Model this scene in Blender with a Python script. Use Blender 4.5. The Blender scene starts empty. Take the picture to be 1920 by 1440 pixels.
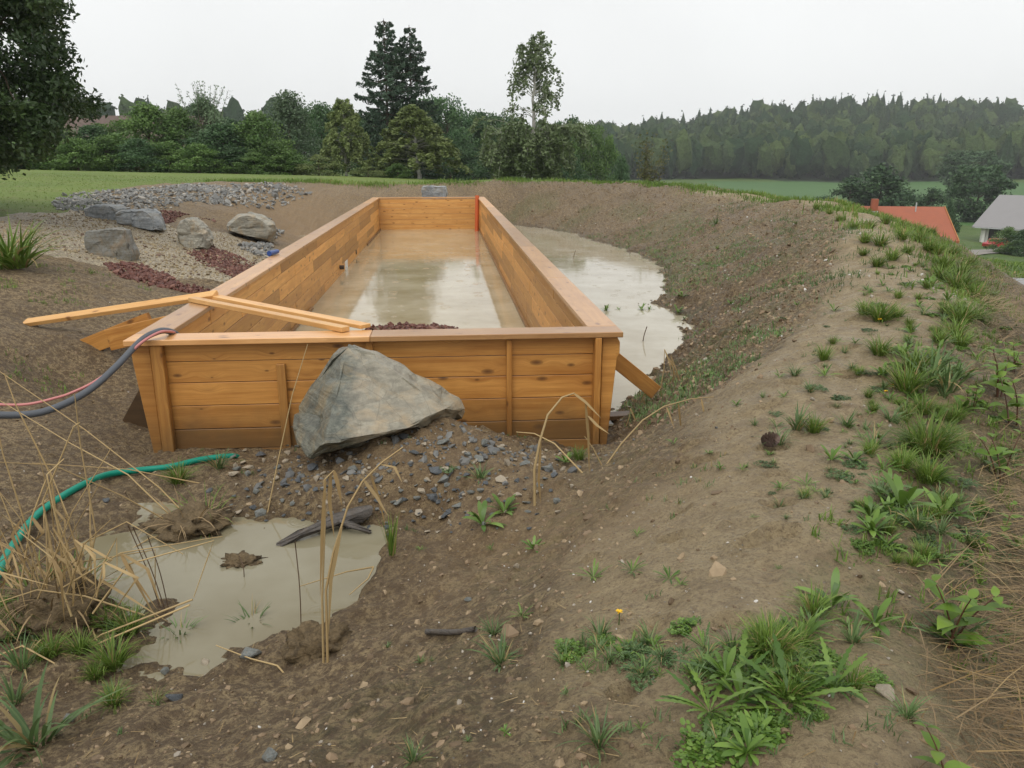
import bpy, bmesh, math, random
import numpy as np
from mathutils import Vector, Matrix
R = math.radians
random.seed(5)
rng = np.random.default_rng(11)
scene = bpy.context.scene
COL = scene.collection

# ------------------------------------------------------------------ camera
CAM_H = 1.64
PITCH, YAW = R(15.8545), R(4.729)
cam_data = bpy.data.cameras.new('camera')
cam_data.sensor_width = 36.0
cam_data.lens = 28.125
cam_data.clip_start = 0.05
cam_data.clip_end = 6000
cam = bpy.data.objects.new('camera', cam_data)
COL.objects.link(cam)
cam.location = (0, 0, CAM_H)
cam.rotation_euler = (math.pi / 2 - PITCH, 0, -YAW)
scene.camera = cam

# ------------------------------------------------------------------ sky and sun (overcast, rainy day)
SUN_EL, SUN_AZ = R(58), R(200)          # soft brightness high up behind the camera
world = bpy.data.worlds.new("World")
scene.world = world
world.use_nodes = True
wn, wl = world.node_tree.nodes, world.node_tree.links
bg = wn['Background']
skyt = wn.new('ShaderNodeTexSky')
skyt.sky_type = 'NISHITA'
skyt.sun_disc = False
skyt.sun_elevation = SUN_EL
skyt.sun_rotation = SUN_AZ
skyt.air_density = 1.0
skyt.dust_density = 4.0
hs = wn.new('ShaderNodeHueSaturation')
hs.inputs['Saturation'].default_value = 0.12
wl.new(skyt.outputs[0], hs.inputs['Color'])
mixw = wn.new('ShaderNodeMix'); mixw.data_type = 'RGBA'
mixw.inputs[0].default_value = 0.86     # cloud deck hides most of the clear sky
mixw.inputs[7].default_value = (10.1, 10.25, 10.2, 1)
wl.new(hs.outputs[0], mixw.inputs[6])
tcw = wn.new('ShaderNodeTexCoord'); cn = wn.new('ShaderNodeTexNoise')
cn.inputs['Scale'].default_value = 2.2; cn.inputs['Detail'].default_value = 5
wl.new(tcw.outputs['Generated'], cn.inputs['Vector'])
cr_ = wn.new('ShaderNodeMapRange'); cr_.inputs['From Min'].default_value = .3; cr_.inputs['From Max'].default_value = .7; cr_.inputs['To Min'].default_value = .945; cr_.inputs['To Max'].default_value = 1.06
wl.new(cn.outputs['Fac'], cr_.inputs['Value'])
cloud = wn.new('ShaderNodeVectorMath'); cloud.operation = 'SCALE'      # soft folds of the cloud deck
wl.new(mixw.outputs[2], cloud.inputs[0]); wl.new(cr_.outputs[0], cloud.inputs['Scale'])
wl.new(cloud.outputs[0], bg.inputs['Color'])
bg.inputs['Strength'].default_value = 0.1
sun_d = bpy.data.lights.new('sun', 'SUN')
sun_d.energy = 1.5
sun_d.angle = R(40)
sun_d.color = (1.0, 0.97, 0.92)
sun = bpy.data.objects.new('sun', sun_d)
COL.objects.link(sun)
sv = Vector((math.sin(SUN_AZ) * math.cos(SUN_EL), math.cos(SUN_AZ) * math.cos(SUN_EL), math.sin(SUN_EL)))
sun.rotation_euler = sv.to_track_quat('Z', 'Y').to_euler()
sun.location = (0, -10, 60)
scene.view_settings.view_transform = 'Standard'
scene.view_settings.look = 'None'
scene.view_settings.exposure = 0.08
scene.view_settings.gamma = 1.0
scene.view_settings.use_curve_mapping = False
scene.cycles.max_bounces = 5
scene.cycles.diffuse_bounces = 2
scene.cycles.glossy_bounces = 3
scene.cycles.transmission_bounces = 3
scene.cycles.volume_bounces = 0
scene.cycles.transparent_max_bounces = 6

# ------------------------------------------------------------------ helpers
FWD = np.array([math.sin(YAW) * math.cos(PITCH), math.cos(YAW) * math.cos(PITCH), -math.sin(PITCH)])
RGT = np.array([math.cos(YAW), -math.sin(YAW), 0.0])
UPV = np.cross(RGT, FWD)
FPX = 1500.0

def ray(px, py):
    return FWD + RGT * ((px - 960) / FPX) - UPV * ((py - 720) / FPX)

def at_y(px, py, Y):
    r = ray(px, py)
    return np.array([0, 0, CAM_H]) + r * (Y / r[1])

def at_z(px, py, z):
    r = ray(px, py)
    return np.array([0, 0, CAM_H]) + r * ((z - CAM_H) / r[2])

def np_mesh(name, verts, faces, mat=None, smooth=False, attrs=None):
    """verts (n,3); faces: list of (m,k) integer arrays"""
    me = bpy.data.meshes.new(name)
    verts = np.asarray(verts, dtype=np.float32)
    if not isinstance(faces, (list, tuple)):
        faces = [faces]
    faces = [np.asarray(f, dtype=np.int32) for f in faces if len(f)]
    me.vertices.add(len(verts))
    me.vertices.foreach_set('co', verts.ravel())
    nl = sum(f.size for f in faces)
    nf = sum(len(f) for f in faces)
    me.loops.add(nl)
    me.loops.foreach_set('vertex_index', np.concatenate([f.ravel() for f in faces]))
    me.polygons.add(nf)
    tot = np.concatenate([np.full(len(f), f.shape[1], dtype=np.int32) for f in faces])
    st = np.concatenate([[0], np.cumsum(tot)[:-1]]).astype(np.int32)
    me.polygons.foreach_set('loop_start', st)
    me.polygons.foreach_set('loop_total', tot)
    me.polygons.foreach_set('use_smooth', np.full(nf, smooth, dtype=bool))
    if attrs:
        for k, a in attrs.items():
            at = me.attributes.new(k, 'FLOAT', 'POINT')
            at.data.foreach_set('value', np.asarray(a, dtype=np.float32))
    me.update(calc_edges=True)
    me.validate()
    if mat:
        me.materials.append(mat)
    return me

def tag(o, label=None, cat=None, group=None, kind=None):
    if label: o['label'] = label
    if cat: o['category'] = cat
    if group: o['group'] = group
    if kind: o['kind'] = kind
    return o

def link(name, me, parent=None, loc=(0, 0, 0), rot=(0, 0, 0), scale=(1, 1, 1)):
    o = bpy.data.objects.new(name, me)
    COL.objects.link(o)
    o.parent = parent
    o.location = loc
    o.rotation_euler = rot
    o.scale = scale
    return o

def empty(name, loc, rotz=0.0):
    o = bpy.data.objects.new(name, None)
    o.empty_display_size = 0.2
    COL.objects.link(o)
    o.location = loc
    o.rotation_euler = (0, 0, rotz)
    return o

# vectorised value noise -------------------------------------------------------
_T = np.random.default_rng(3).random((256, 256)).astype(np.float32)
def vnoise(x, y):
    xi = np.floor(x).astype(np.int64); yi = np.floor(y).astype(np.int64)
    fx = (x - xi); fy = (y - yi)
    fx = fx * fx * fx * (fx * (fx * 6 - 15) + 10); fy = fy * fy * fy * (fy * (fy * 6 - 15) + 10)
    x0 = xi & 255; x1 = (xi + 1) & 255; y0 = yi & 255; y1 = (yi + 1) & 255
    a = _T[x0, y0]; b = _T[x1, y0]; c = _T[x0, y1]; d = _T[x1, y1]
    return (a + (b - a) * fx + (c - a) * fy + (a - b - c + d) * fx * fy) * 2 - 1

def fbm(x, y, f, octv=4, gain=0.5):
    s = 0; a = 1.0
    ca, sa = math.cos(0.6), math.sin(0.6)
    for i in range(octv):
        s = s + a * vnoise(x * f + 17.3 * i, y * f - 9.1 * i)
        x, y = x * ca - y * sa, x * sa + y * ca
        f *= 2.03; a *= gain
    return s

def sstep(a, b, x):
    t = np.clip((x - a) / (b - a), 0, 1)
    return t * t * (3 - 2 * t)

def pip_dist(poly, X, Y):
    """signed distance to polygon, positive inside"""
    P = np.asarray(poly, float)
    n = len(P)
    inside = np.zeros(X.shape, bool)
    d2 = np.full(X.shape, 1e18)
    for i in range(n):
        x0, y0 = P[i]; x1, y1 = P[(i + 1) % n]
        ex, ey = x1 - x0, y1 - y0
        t = np.clip(((X - x0) * ex + (Y - y0) * ey) / (ex * ex + ey * ey + 1e-12), 0, 1)
        d2 = np.minimum(d2, (X - x0 - t * ex) ** 2 + (Y - y0 - t * ey) ** 2)
        if y0 != y1:
            c = ((y0 > Y) != (y1 > Y)) & (X < ex * (Y - y0) / ey + x0)
            inside ^= c
    d = np.sqrt(d2)
    return np.where(inside, d, -d)

# material helper -----------------------------------------------------------------
class NT:
    def __init__(self, name):
        self.m = bpy.data.materials.new(name)
        self.m.use_nodes = True
        self.n = self.m.node_tree.nodes
        self.l = self.m.node_tree.links
        self.b = self.n['Principled BSDF']
    def new(self, t, **kw):
        nd = self.n.new('ShaderNode' + t)
        for k, v in kw.items():
            setattr(nd, k, v)
        return nd
    def put(self, sock, v):
        if isinstance(v, bpy.types.NodeSocket):
            self.l.new(v, sock)
        elif isinstance(v, (tuple, list)) and len(v) == 3 and sock.type == 'RGBA':
            sock.default_value = (*v, 1)
        else:
            sock.default_value = v
    def set(self, name, v):
        self.put(self.b.inputs[name], v)
    def noise(self, vec, scale, detail=4, rough=0.55, dist=0.0):
        nd = self.new('TexNoise')
        nd.inputs['Scale'].default_value = scale
        nd.inputs['Detail'].default_value = detail
        nd.inputs['Roughness'].default_value = rough
        nd.inputs['Distortion'].default_value = dist
        if vec is not None: self.l.new(vec, nd.inputs['Vector'])
        return nd.outputs['Fac']
    def voro(self, vec, scale, feature='F1', rand=1.0):
        nd = self.new('TexVoronoi', feature=feature)
        nd.inputs['Scale'].default_value = scale
        nd.inputs['Randomness'].default_value = rand
        if vec is not None: self.l.new(vec, nd.inputs['Vector'])
        return nd
    def ramp(self, fac, stops):
        nd = self.new('ValToRGB')
        el = nd.color_ramp.elements
        while len(el) < len(stops): el.new(0.5)
        for e, (p, c) in zip(el, stops):
            e.position = p
            e.color = (c, c, c, 1) if isinstance(c, (int, float)) else (*c, 1)
        self.l.new(fac, nd.inputs[0])
        return nd.outputs[0]
    def mix(self, fac, a, b, mode='MIX'):
        nd = self.new('Mix', data_type='RGBA', blend_type=mode)
        self.put(nd.inputs[0], fac); self.put(nd.inputs[6], a); self.put(nd.inputs[7], b)
        return nd.outputs[2]
    def math(self, op, a, b=0.0, c=0.0, clamp=False):
        nd = self.new('Math', operation=op, use_clamp=clamp)
        self.put(nd.inputs[0], a); self.put(nd.inputs[1], b); self.put(nd.inputs[2], c)
        return nd.outputs[0]
    def attr(self, name):
        nd = self.new('Attribute', attribute_name=name)
        return nd.outputs['Fac']
    def pos(self):
        return self.new('NewGeometry').outputs['Position']
    def obj(self):
        return self.new('TexCoord').outputs['Object']
    def rand(self):
        return self.new('ObjectInfo').outputs['Random']
    def mapping(self, vec, scale=(1, 1, 1), loc=(0, 0, 0), rot=(0, 0, 0)):
        nd = self.new('Mapping')
        self.l.new(vec, nd.inputs['Vector'])
        nd.inputs['Scale'].default_value = scale
        self.put(nd.inputs['Location'], loc)
        nd.inputs['Rotation'].default_value = rot
        return nd.outputs[0]
    def bump(self, h, strength=0.5, dist=0.01, normal=None):
        nd = self.new('Bump')
        nd.inputs['Strength'].default_value = strength
        nd.inputs['Distance'].default_value = dist
        self.l.new(h, nd.inputs['Height'])
        if normal is not None: self.l.new(normal, nd.inputs['Normal'])
        self.l.new(nd.outputs[0], self.b.inputs['Normal'])
        return nd.outputs[0]

# ------------------------------------------------------------------ materials
def soil_material():
    t = NT('wet_soil')
    p = t.pos()
    big = t.noise(p, 0.7, 5, 0.6)
    med = t.noise(p, 5.0, 6, 0.65)
    fine = t.noise(p, 55.0, 4, 0.7)
    c = t.mix(t.ramp(big, [(0.3, 0.0), (0.7, 1.0)]), (0.185, 0.131, 0.067), (0.33, 0.243, 0.133))
    c = t.mix(t.ramp(med, [(0.35, 0.0), (0.72, 1.0)]), c, (0.40, 0.298, 0.163))
    c = t.mix(t.ramp(t.noise(p, 17.0, 5, 0.7), [(0.44, 0.85), (0.56, 0.0)]), c, (0.12, 0.078, 0.043))
    c = t.mix(t.ramp(fine, [(0.36, 0.9), (0.52, 0.0)]), c, (0.095, 0.062, 0.035))
    path = t.attr('path')
    pathc = t.mix(t.ramp(t.noise(p, 8.0, 6, 0.7), [(0.3, 0.0), (0.7, 1.0)]), (0.28, 0.210, 0.116), (0.44, 0.343, 0.20))
    pathc = t.mix(t.ramp(fine, [(0.36, 0.6), (0.5, 0.0)]), pathc, (0.13, 0.09, 0.05))
    pathc = t.mix(t.ramp(t.noise(p, 2.6, 6, .7), [(.52, 0.0), (.70, .6)]), pathc, (.19, .135, .08))
    pathc = t.mix(t.ramp(t.noise(p, 21.0, 5, .7), [(.34, .6), (.46, 0.0)]), pathc, (.19, .135, .08))
    c = t.mix(path, c, pathc)
    wet = t.attr('wet')
    c = t.mix(wet, c, t.mix(1.0, c, (0.56, 0.53, 0.47), 'MULTIPLY'))
    ferr = t.attr('tan')
    c = t.mix(ferr, c, t.mix(med, (0.22, 0.145, 0.075), (0.30, 0.20, 0.105)))
    green = t.attr('green')
    gn = t.math('MULTIPLY', green, t.ramp(t.noise(p, 16.0, 5, 0.7), [(0.42, 0.0), (0.58, 1.0)]))
    c = t.mix(gn, c, t.mix(t.noise(p, 40, 3), (0.035, 0.06, 0.012), (0.10, 0.15, 0.035)))
    sp = t.voro(p, 26.0)
    spk = t.math('LESS_THAN', sp.outputs['Distance'], 0.11)
    sel = t.math('GREATER_THAN', t.new('SeparateColor').outputs[0], 0.5)
    sc = t.new('SeparateColor'); t.l.new(sp.outputs['Color'], sc.inputs[0])
    spk = t.math('MULTIPLY', spk, t.math('GREATER_THAN', sc.outputs[0], 0.72))
    c = t.mix(t.math('MULTIPLY', spk, 0.8), c, t.mix(sc.outputs[1], (0.16, 0.15, 0.14), (0.50, 0.45, 0.38)))
    t.set('Base Color', c)
    ro = t.math('MULTIPLY_ADD', t.ramp(med, [(0.3, 0.0), (0.7, 1.0)]), 0.30, 0.50)
    ro = t.math('SUBTRACT', ro, t.math('MULTIPLY', wet, 0.22))
    ro = t.math('SUBTRACT', ro, t.math('MULTIPLY', path, t.ramp(t.noise(p, 2.3, 5, .65), [(.48, 0.0), (.62, .30)])))
    t.set('Roughness', ro)
    t.set('Specular IOR Level', 0.38)
    h = t.math('ADD', t.math('MULTIPLY', t.noise(p, 28, 6, 0.7), 1.0), t.math('MULTIPLY', fine, 0.35))
    h = t.math('ADD', h, t.math('MULTIPLY', spk, 0.25))
    t.bump(h, 1.0, 0.055)
    return t.m

def grass_ground_material(name, c1, c2, c3, sc=1.0):
    t = NT(name)
    p = t.pos()
    c = t.mix(t.ramp(t.noise(p, 0.25 * sc, 5, 0.6), [(0.35, 0.0), (0.65, 1.0)]), c1, c2)
    c = t.mix(t.ramp(t.noise(p, 1.3 * sc, 5, 0.7), [(0.52, 0.0), (0.72, 1.0)]), c, c3)
    fine = t.noise(p, 22 * sc, 4, 0.7)
    c = t.mix(t.ramp(fine, [(0.35, 0.6), (0.6, 0.0)]), c, t.mix(1.0, c, (0.45, 0.5, 0.4), 'MULTIPLY'))
    t.set('Base Color', c)
    t.set('Roughness', 0.75)
    t.set('Specular IOR Level', 0.25)
    t.bump(fine, 0.8, 0.05)
    return t.m

def water_material(name, col, ring_scale=2.6, ring=0.5, rough=0.06):
    t = NT(name)
    p = t.pos()
    t.set('Base Color', t.mix(t.ramp(t.noise(p, 0.9, 4, .6), [(.35, 0.0), (.68, 1.0)]), tuple(x * 1.12 for x in col), (col[0] * .82, col[1] * .77, col[2] * .66)))
    t.set('Roughness', rough)
    t.set('IOR', 1.33)
    # rain-drop rings plus a faint wind ripple
    v = t.voro(p, ring_scale)
    d = v.outputs['Distance']
    sc = t.new('SeparateColor'); t.l.new(v.outputs['Color'], sc.inputs[0])
    r0 = t.math('MULTIPLY', sc.outputs[0], 0.32)
    off = t.math('ABSOLUTE', t.math('SUBTRACT', d, r0))
    band = t.math('SUBTRACT', 1.0, t.math('MULTIPLY', off, 11.0), clamp=True)
    rings = t.math('MULTIPLY', t.math('SINE', t.math('MULTIPLY', t.math('SUBTRACT', d, r0), 70.0)), band)
    rings = t.math('MULTIPLY', rings, t.math('GREATER_THAN', sc.outputs[1], 0.35))
    v2 = t.voro(t.mapping(p, loc=(3.3, 1.7, 0)), ring_scale * 1.9)
    d2 = v2.outputs['Distance']
    rg2 = t.math('MULTIPLY', t.math('SINE', t.math('MULTIPLY', d2, 60.0)), t.math('SUBTRACT', 1.0, t.math('MULTIPLY', d2, 5.0), clamp=True))
    h = t.math('ADD', t.math('MULTIPLY', rings, ring), t.math('MULTIPLY', rg2, ring * 0.5))
    h = t.math('ADD', h, t.math('MULTIPLY', t.noise(p, 3.0, 3), 0.8))
    t.bump(h, 0.12, 0.02)
    return t.m

def wood_material(name, base, dark, light, rough=0.45, knot=(0.10, 0.045, 0.012), coat=0.0, sawn=0.3, damp=0.0):
    t = NT(name)
    o = t.obj()
    rnd = t.rand()
    cmb = t.new('CombineXYZ')
    t.put(cmb.inputs[0], t.math('MULTIPLY', rnd, 53.0)); t.put(cmb.inputs[1], t.math('MULTIPLY', rnd, 31.0)); t.put(cmb.inputs[2], t.math('MULTIPLY', rnd, 17.0))
    add = t.new('VectorMath', operation='ADD')
    t.l.new(o, add.inputs[0]); t.l.new(cmb.outputs[0], add.inputs[1])
    v = add.outputs[0]
    # knots
    kv = t.voro(t.mapping(v, scale=(2.1, 5.0, 1.0)), 1.0); kv.voronoi_dimensions = '2D'
    kd = kv.outputs['Distance']
    sc = t.new('SeparateColor'); t.l.new(kv.outputs['Color'], sc.inputs[0])
    ksize = t.math('MULTIPLY_ADD', sc.outputs[0], 0.20, -0.045)
    kn = t.math('SUBTRACT', 1.0, t.math('DIVIDE', kd, ksize), clamp=True)
    kn = t.math('MULTIPLY', kn, t.math('GREATER_THAN', ksize, 0.03))
    halo = t.math('SUBTRACT', 1.0, t.math('MULTIPLY', kd, 3.2), clamp=True)
    # grain, bent round the knots
    bend = t.new('CombineXYZ'); t.put(bend.inputs[1], t.math('MULTIPLY', halo, 0.05))
    gv = t.new('VectorMath', operation='ADD'); t.l.new(v, gv.inputs[0]); t.l.new(bend.outputs[0], gv.inputs[1])
    g1 = t.noise(t.mapping(gv.outputs[0], scale=(0.7, 16, 16)), 1.0, 5, 0.62, 0.25)
    g2 = t.noise(t.mapping(gv.outputs[0], scale=(2.5, 70, 70)), 1.0, 3, 0.6)
    blot = t.noise(v, 1.6, 4, 0.6)
    c = t.mix(t.ramp(g1, [(0.3, 0.0), (0.7, 1.0)]), dark, light)
    c = t.mix(0.3, c, base)
    c = t.mix(t.ramp(g2, [(0.35, 0.35), (0.55, 0.0)]), c, dark)
    c = t.mix(t.ramp(blot, [(0.45, 0.0), (0.75, 0.45)]), c, dark)
    tone = t.math('MULTIPLY_ADD', rnd, 0.60, 0.60)
    tv = t.new('CombineColor'); t.put(tv.inputs[0], tone); t.put(tv.inputs[1], tone); t.put(tv.inputs[2], tone)
    c = t.mix(1.0, c, tv.outputs[0], 'MULTIPLY')
    c = t.mix(t.math('POWER', kn, 0.5), c, knot)
    c = t.mix(t.math('MULTIPLY', t.math('POWER', halo, 2.5), 0.3), c, knot)
    if damp > 0:      # muddy, water-soaked lower boards
        z = t.new('SeparateXYZ'); t.l.new(t.pos(), z.inputs[0])
        zz = t.math('ADD', z.outputs[2], t.math('MULTIPLY', t.noise(t.pos(), 3.0, 5, 0.6), 0.5))
        mud = t.ramp(t.math('MULTIPLY_ADD', zz, 1.0, 1.42), [(0.62, damp), (1.0, 0.0)])
        c = t.mix(mud, c, (0.10, 0.062, 0.026))
    t.set('Base Color', c)
    t.set('Roughness', t.math('MULTIPLY_ADD', g1, 0.25, rough - 0.12))
    t.set('Coat Weight', coat)
    t.set('Coat Roughness', 0.22)
    t.bump(t.math('ADD', t.math('MULTIPLY', g2, sawn), t.math('MULTIPLY', g1, 0.5)), 0.35, 0.004)
    return t.m

def rock_material(name, c1, c2, c3, stain, scale=1.0, rough=0.42, layers=True, spec=0.5, grade=False):
    t = NT(name)
    o = t.obj()
    n1 = t.noise(o, 2.2 * scale, 7, 0.65, 0.4)
    n2 = t.noise(o, 14 * scale, 6, 0.7)
    lay = t.noise(t.mapping(o, scale=(2.0, 2.0, 16.0), rot=(0.5, 0.35, 0.2)), scale, 5, 0.6, 0.3)
    c = t.mix(t.ramp(n1, [(0.34, 0.0), (0.66, 1.0)]), c1, c2)
    c = t.mix(t.ramp(n2, [(0.4, 0.0), (0.7, 0.8)]), c, c3)
    if layers:
        c = t.mix(t.ramp(lay, [(0.38, 0.55), (0.55, 0.0)]), c, tuple(x * 0.45 for x in c1))
    st = t.noise(o, 3.1 * scale, 5, 0.6, 0.6)
    c = t.mix(t.ramp(st, [(0.5, 0.0), (0.68, 0.65)]), c, stain)
    cr = t.voro(t.mapping(o, scale=(1, 1, 1.6), rot=(.4, .3, 0)), 3.2 * scale, 'DISTANCE_TO_EDGE')
    c = t.mix(t.ramp(t.math('ADD', cr.outputs['Distance'], t.math('MULTIPLY', n2, .03)), [(0.018, 0.55), (0.035, 0.0)]), c, tuple(x * .4 for x in c1))
    if grade:    # iron-stained broad face; grey flank with its shade darkened into the colour
        sx = t.new('SeparateXYZ'); t.l.new(o, sx.inputs[0])
        g = t.math('ADD', sx.outputs[0], t.math('MULTIPLY_ADD', n1, .5, -.25))
        g = t.ramp(t.math('MULTIPLY_ADD', g, 1.0, .5), [(0.30, 0.0), (0.42, 1.0)])
        c = t.mix(g, t.mix(1.0, c, (.62, .66, .66), 'MULTIPLY'), t.mix(0.30, c, t.mix(n2, (.27, .215, .145), (.42, .36, .265))))
    t.set('Base Color', c)
    t.set('Roughness', t.math('MULTIPLY_ADD', n1, 0.35, rough - 0.15))
    t.set('Specular IOR Level', spec)
    t.bump(t.math('ADD', t.math('MULTIPLY', n2, 0.6), t.math('MULTIPLY', lay, 0.9)), 0.9, 0.025 / scale ** 0.5)
    return t.m

def leaf_material(name, ca, cb, rough=0.5, trans=0.25, spec=0.3, hue=True, dead=False):
    t = NT(name)
    tint = t.attr('tint')
    c = t.mix(tint, ca, cb)
    if dead: c = t.mix(t.math('GREATER_THAN', tint, .91), c, (.36, .27, .12))
    if hue:
        r = t.rand()
        k = t.math('MULTIPLY_ADD', r, 0.35, 0.82)
        cc = t.new('CombineColor'); t.put(cc.inputs[0], k); t.put(cc.inputs[1], k); t.put(cc.inputs[2], k)
        c = t.mix(1.0, c, cc.outputs[0], 'MULTIPLY')
    t.set('Base Color', c)
    t.set('Roughness', rough)
    t.set('Specular IOR Level', spec)
    if trans > 0:
        tr = t.new('BsdfTranslucent'); t.l.new(c, tr.inputs[0])
        mx = t.new('MixShader'); mx.inputs[0].default_value = trans
        out = t.n['Material Output']
        t.l.new(t.b.outputs[0], mx.inputs[1]); t.l.new(tr.outputs[0], mx.inputs[2])
        t.l.new(mx.outputs[0], out.inputs[0])
    return t.m

def plain_material(name, col, rough=0.6, nscale=6.0, var=0.25, spec=0.4, bump=0.2, metal=0.0):
    t = NT(name)
    o = t.obj()
    n = t.noise(o, nscale, 5, 0.6)
    c = t.mix(n, tuple(x * (1 - var) for x in col), tuple(min(1, x * (1 + var)) for x in col))
    t.set('Base Color', c)
    t.set('Roughness', t.math('MULTIPLY_ADD', n, 0.2, rough - 0.1))
    t.set('Specular IOR Level', spec)
    t.set('Metallic', metal)
    t.bump(t.noise(o, nscale * 6, 4), bump, 0.005)
    return t.m

M = {}
M['soil'] = soil_material()
M['lawn'] = grass_ground_material('lawn_grass', (0.125, 0.185, 0.035), (0.17, 0.225, 0.045), (0.21, 0.185, 0.085))
M['meadow'] = grass_ground_material('meadow_grass', (0.06, 0.11, 0.02), (0.09, 0.14, 0.03), (0.12, 0.125, 0.05), 0.6)
M['crop'] = grass_ground_material('crop_rows', (0.055, 0.125, 0.032), (0.065, 0.145, 0.036), (0.085, 0.155, 0.045), 0.25)
M['crop_light'] = grass_ground_material('crop_light', (0.13, 0.19, 0.035), (0.16, 0.21, 0.04), (0.10, 0.16, 0.04), 0.2)
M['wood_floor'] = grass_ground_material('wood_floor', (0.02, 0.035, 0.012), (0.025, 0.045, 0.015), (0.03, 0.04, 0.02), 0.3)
M['asphalt'] = plain_material('asphalt', (0.19, 0.20, 0.21), 0.32, 3.0, 0.15, 0.6)
M['gravel_road'] = plain_material('gravel_road', (0.22, 0.20, 0.18), 0.7, 3.0, 0.2)
M['strawsoil'] = grass_ground_material('straw_soil', (0.13, 0.085, 0.04), (0.17, 0.11, 0.055), (0.22, 0.15, 0.07), 3.0)
def gravel_material(name, a, b, c3, sc):
    t = NT(name)
    p = t.pos()
    v = t.voro(p, sc)
    s = t.new('SeparateColor'); t.l.new(v.outputs['Color'], s.inputs[0])
    c = t.mix(s.outputs[0], a, b)
    c = t.mix(t.math('GREATER_THAN', s.outputs[1], 0.8), c, c3)
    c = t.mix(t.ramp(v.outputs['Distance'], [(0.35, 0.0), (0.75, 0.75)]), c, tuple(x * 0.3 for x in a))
    c = t.mix(t.ramp(t.noise(p, 0.8, 5), [(0.5, 0.0), (0.75, 0.4)]), c, (0.2, 0.145, 0.09))
    t.set('Base Color', c)
    t.set('Roughness', 0.6)
    t.bump(t.math('SUBTRACT', 1.0, v.outputs['Distance']), 1.0, 0.03)
    return t.m
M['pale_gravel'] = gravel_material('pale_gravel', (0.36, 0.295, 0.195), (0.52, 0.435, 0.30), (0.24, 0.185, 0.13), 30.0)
M['pool_water'] = water_material('pool_water', (0.42, 0.365, 0.25))
M['pond_water'] = water_material('pond_water', (0.37, 0.335, 0.255), 2.8, 0.45)
M['puddle_water'] = water_material('puddle_water', (0.21, 0.19, 0.13), 3.0, 0.5, 0.025)
M['wood_in'] = wood_material('oiled_larch_inside', (0.68, 0.345, 0.090), (0.50, 0.215, 0.05), (0.80, 0.46, 0.155), 0.5, (0.22, 0.085, 0.02))
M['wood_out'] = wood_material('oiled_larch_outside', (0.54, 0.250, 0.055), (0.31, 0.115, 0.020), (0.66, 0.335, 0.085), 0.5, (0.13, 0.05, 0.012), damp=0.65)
M['wood_rim'] = wood_material('wet_rim_board', (0.60, 0.31, 0.11), (0.40, 0.18, 0.055), (0.70, 0.41, 0.18), 0.38, (0.2, 0.08, 0.03), coat=0.35)
M['wood_fresh'] = wood_material('fresh_sawn_larch', (0.68, 0.38, 0.13), (0.56, 0.27, 0.075), (0.76, 0.47, 0.19), 0.5, (0.25, 0.10, 0.03), coat=0.25)
M['wood_dark'] = wood_material('dark_board', (0.10, 0.055, 0.022), (0.05, 0.03, 0.014), (0.15, 0.085, 0.035), 0.45, (0.03, 0.02, 0.01))
M['rock_big'] = rock_material('wet_schist', (0.125, 0.130, 0.105), (0.215, 0.205, 0.16), (0.36, 0.335, 0.265), (0.36, 0.255, 0.135), 1.4, 0.33, grade=True)
M['rock_grey'] = rock_material('grey_schist', (0.20, 0.22, 0.235), (0.31, 0.325, 0.33), (0.42, 0.43, 0.43), (0.24, 0.21, 0.16), 1.3, 0.5)
M['rock_tan'] = rock_material('tan_schist', (0.25, 0.235, 0.19), (0.37, 0.35, 0.28), (0.46, 0.43, 0.36), (0.37, 0.26, 0.14), 1.3, 0.5)
M['rock_brown'] = rock_material('brown_slab', (0.11, 0.105, 0.085), (0.20, 0.175, 0.125), (0.22, 0.23, 0.23), (0.23, 0.145, 0.065), 1.0, 0.5, layers=False)
M['stone_dark'] = rock_material('dark_wet_stone', (0.052, 0.062, 0.075), (0.11, 0.125, 0.14), (0.20, 0.215, 0.225), (0.10, 0.09, 0.07), 6.0, 0.3)
M['stone_pale'] = rock_material('pale_stone', (0.32, 0.27, 0.20), (0.45, 0.38, 0.28), (0.55, 0.48, 0.37), (0.36, 0.22, 0.10), 5.0, 0.5, layers=False)
M['stone_mid'] = rock_material('grey_green_stone', (0.14, 0.155, 0.145), (0.22, 0.235, 0.22), (0.33, 0.34, 0.32), (0.22, 0.17, 0.11), 5.0, 0.4)
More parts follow.
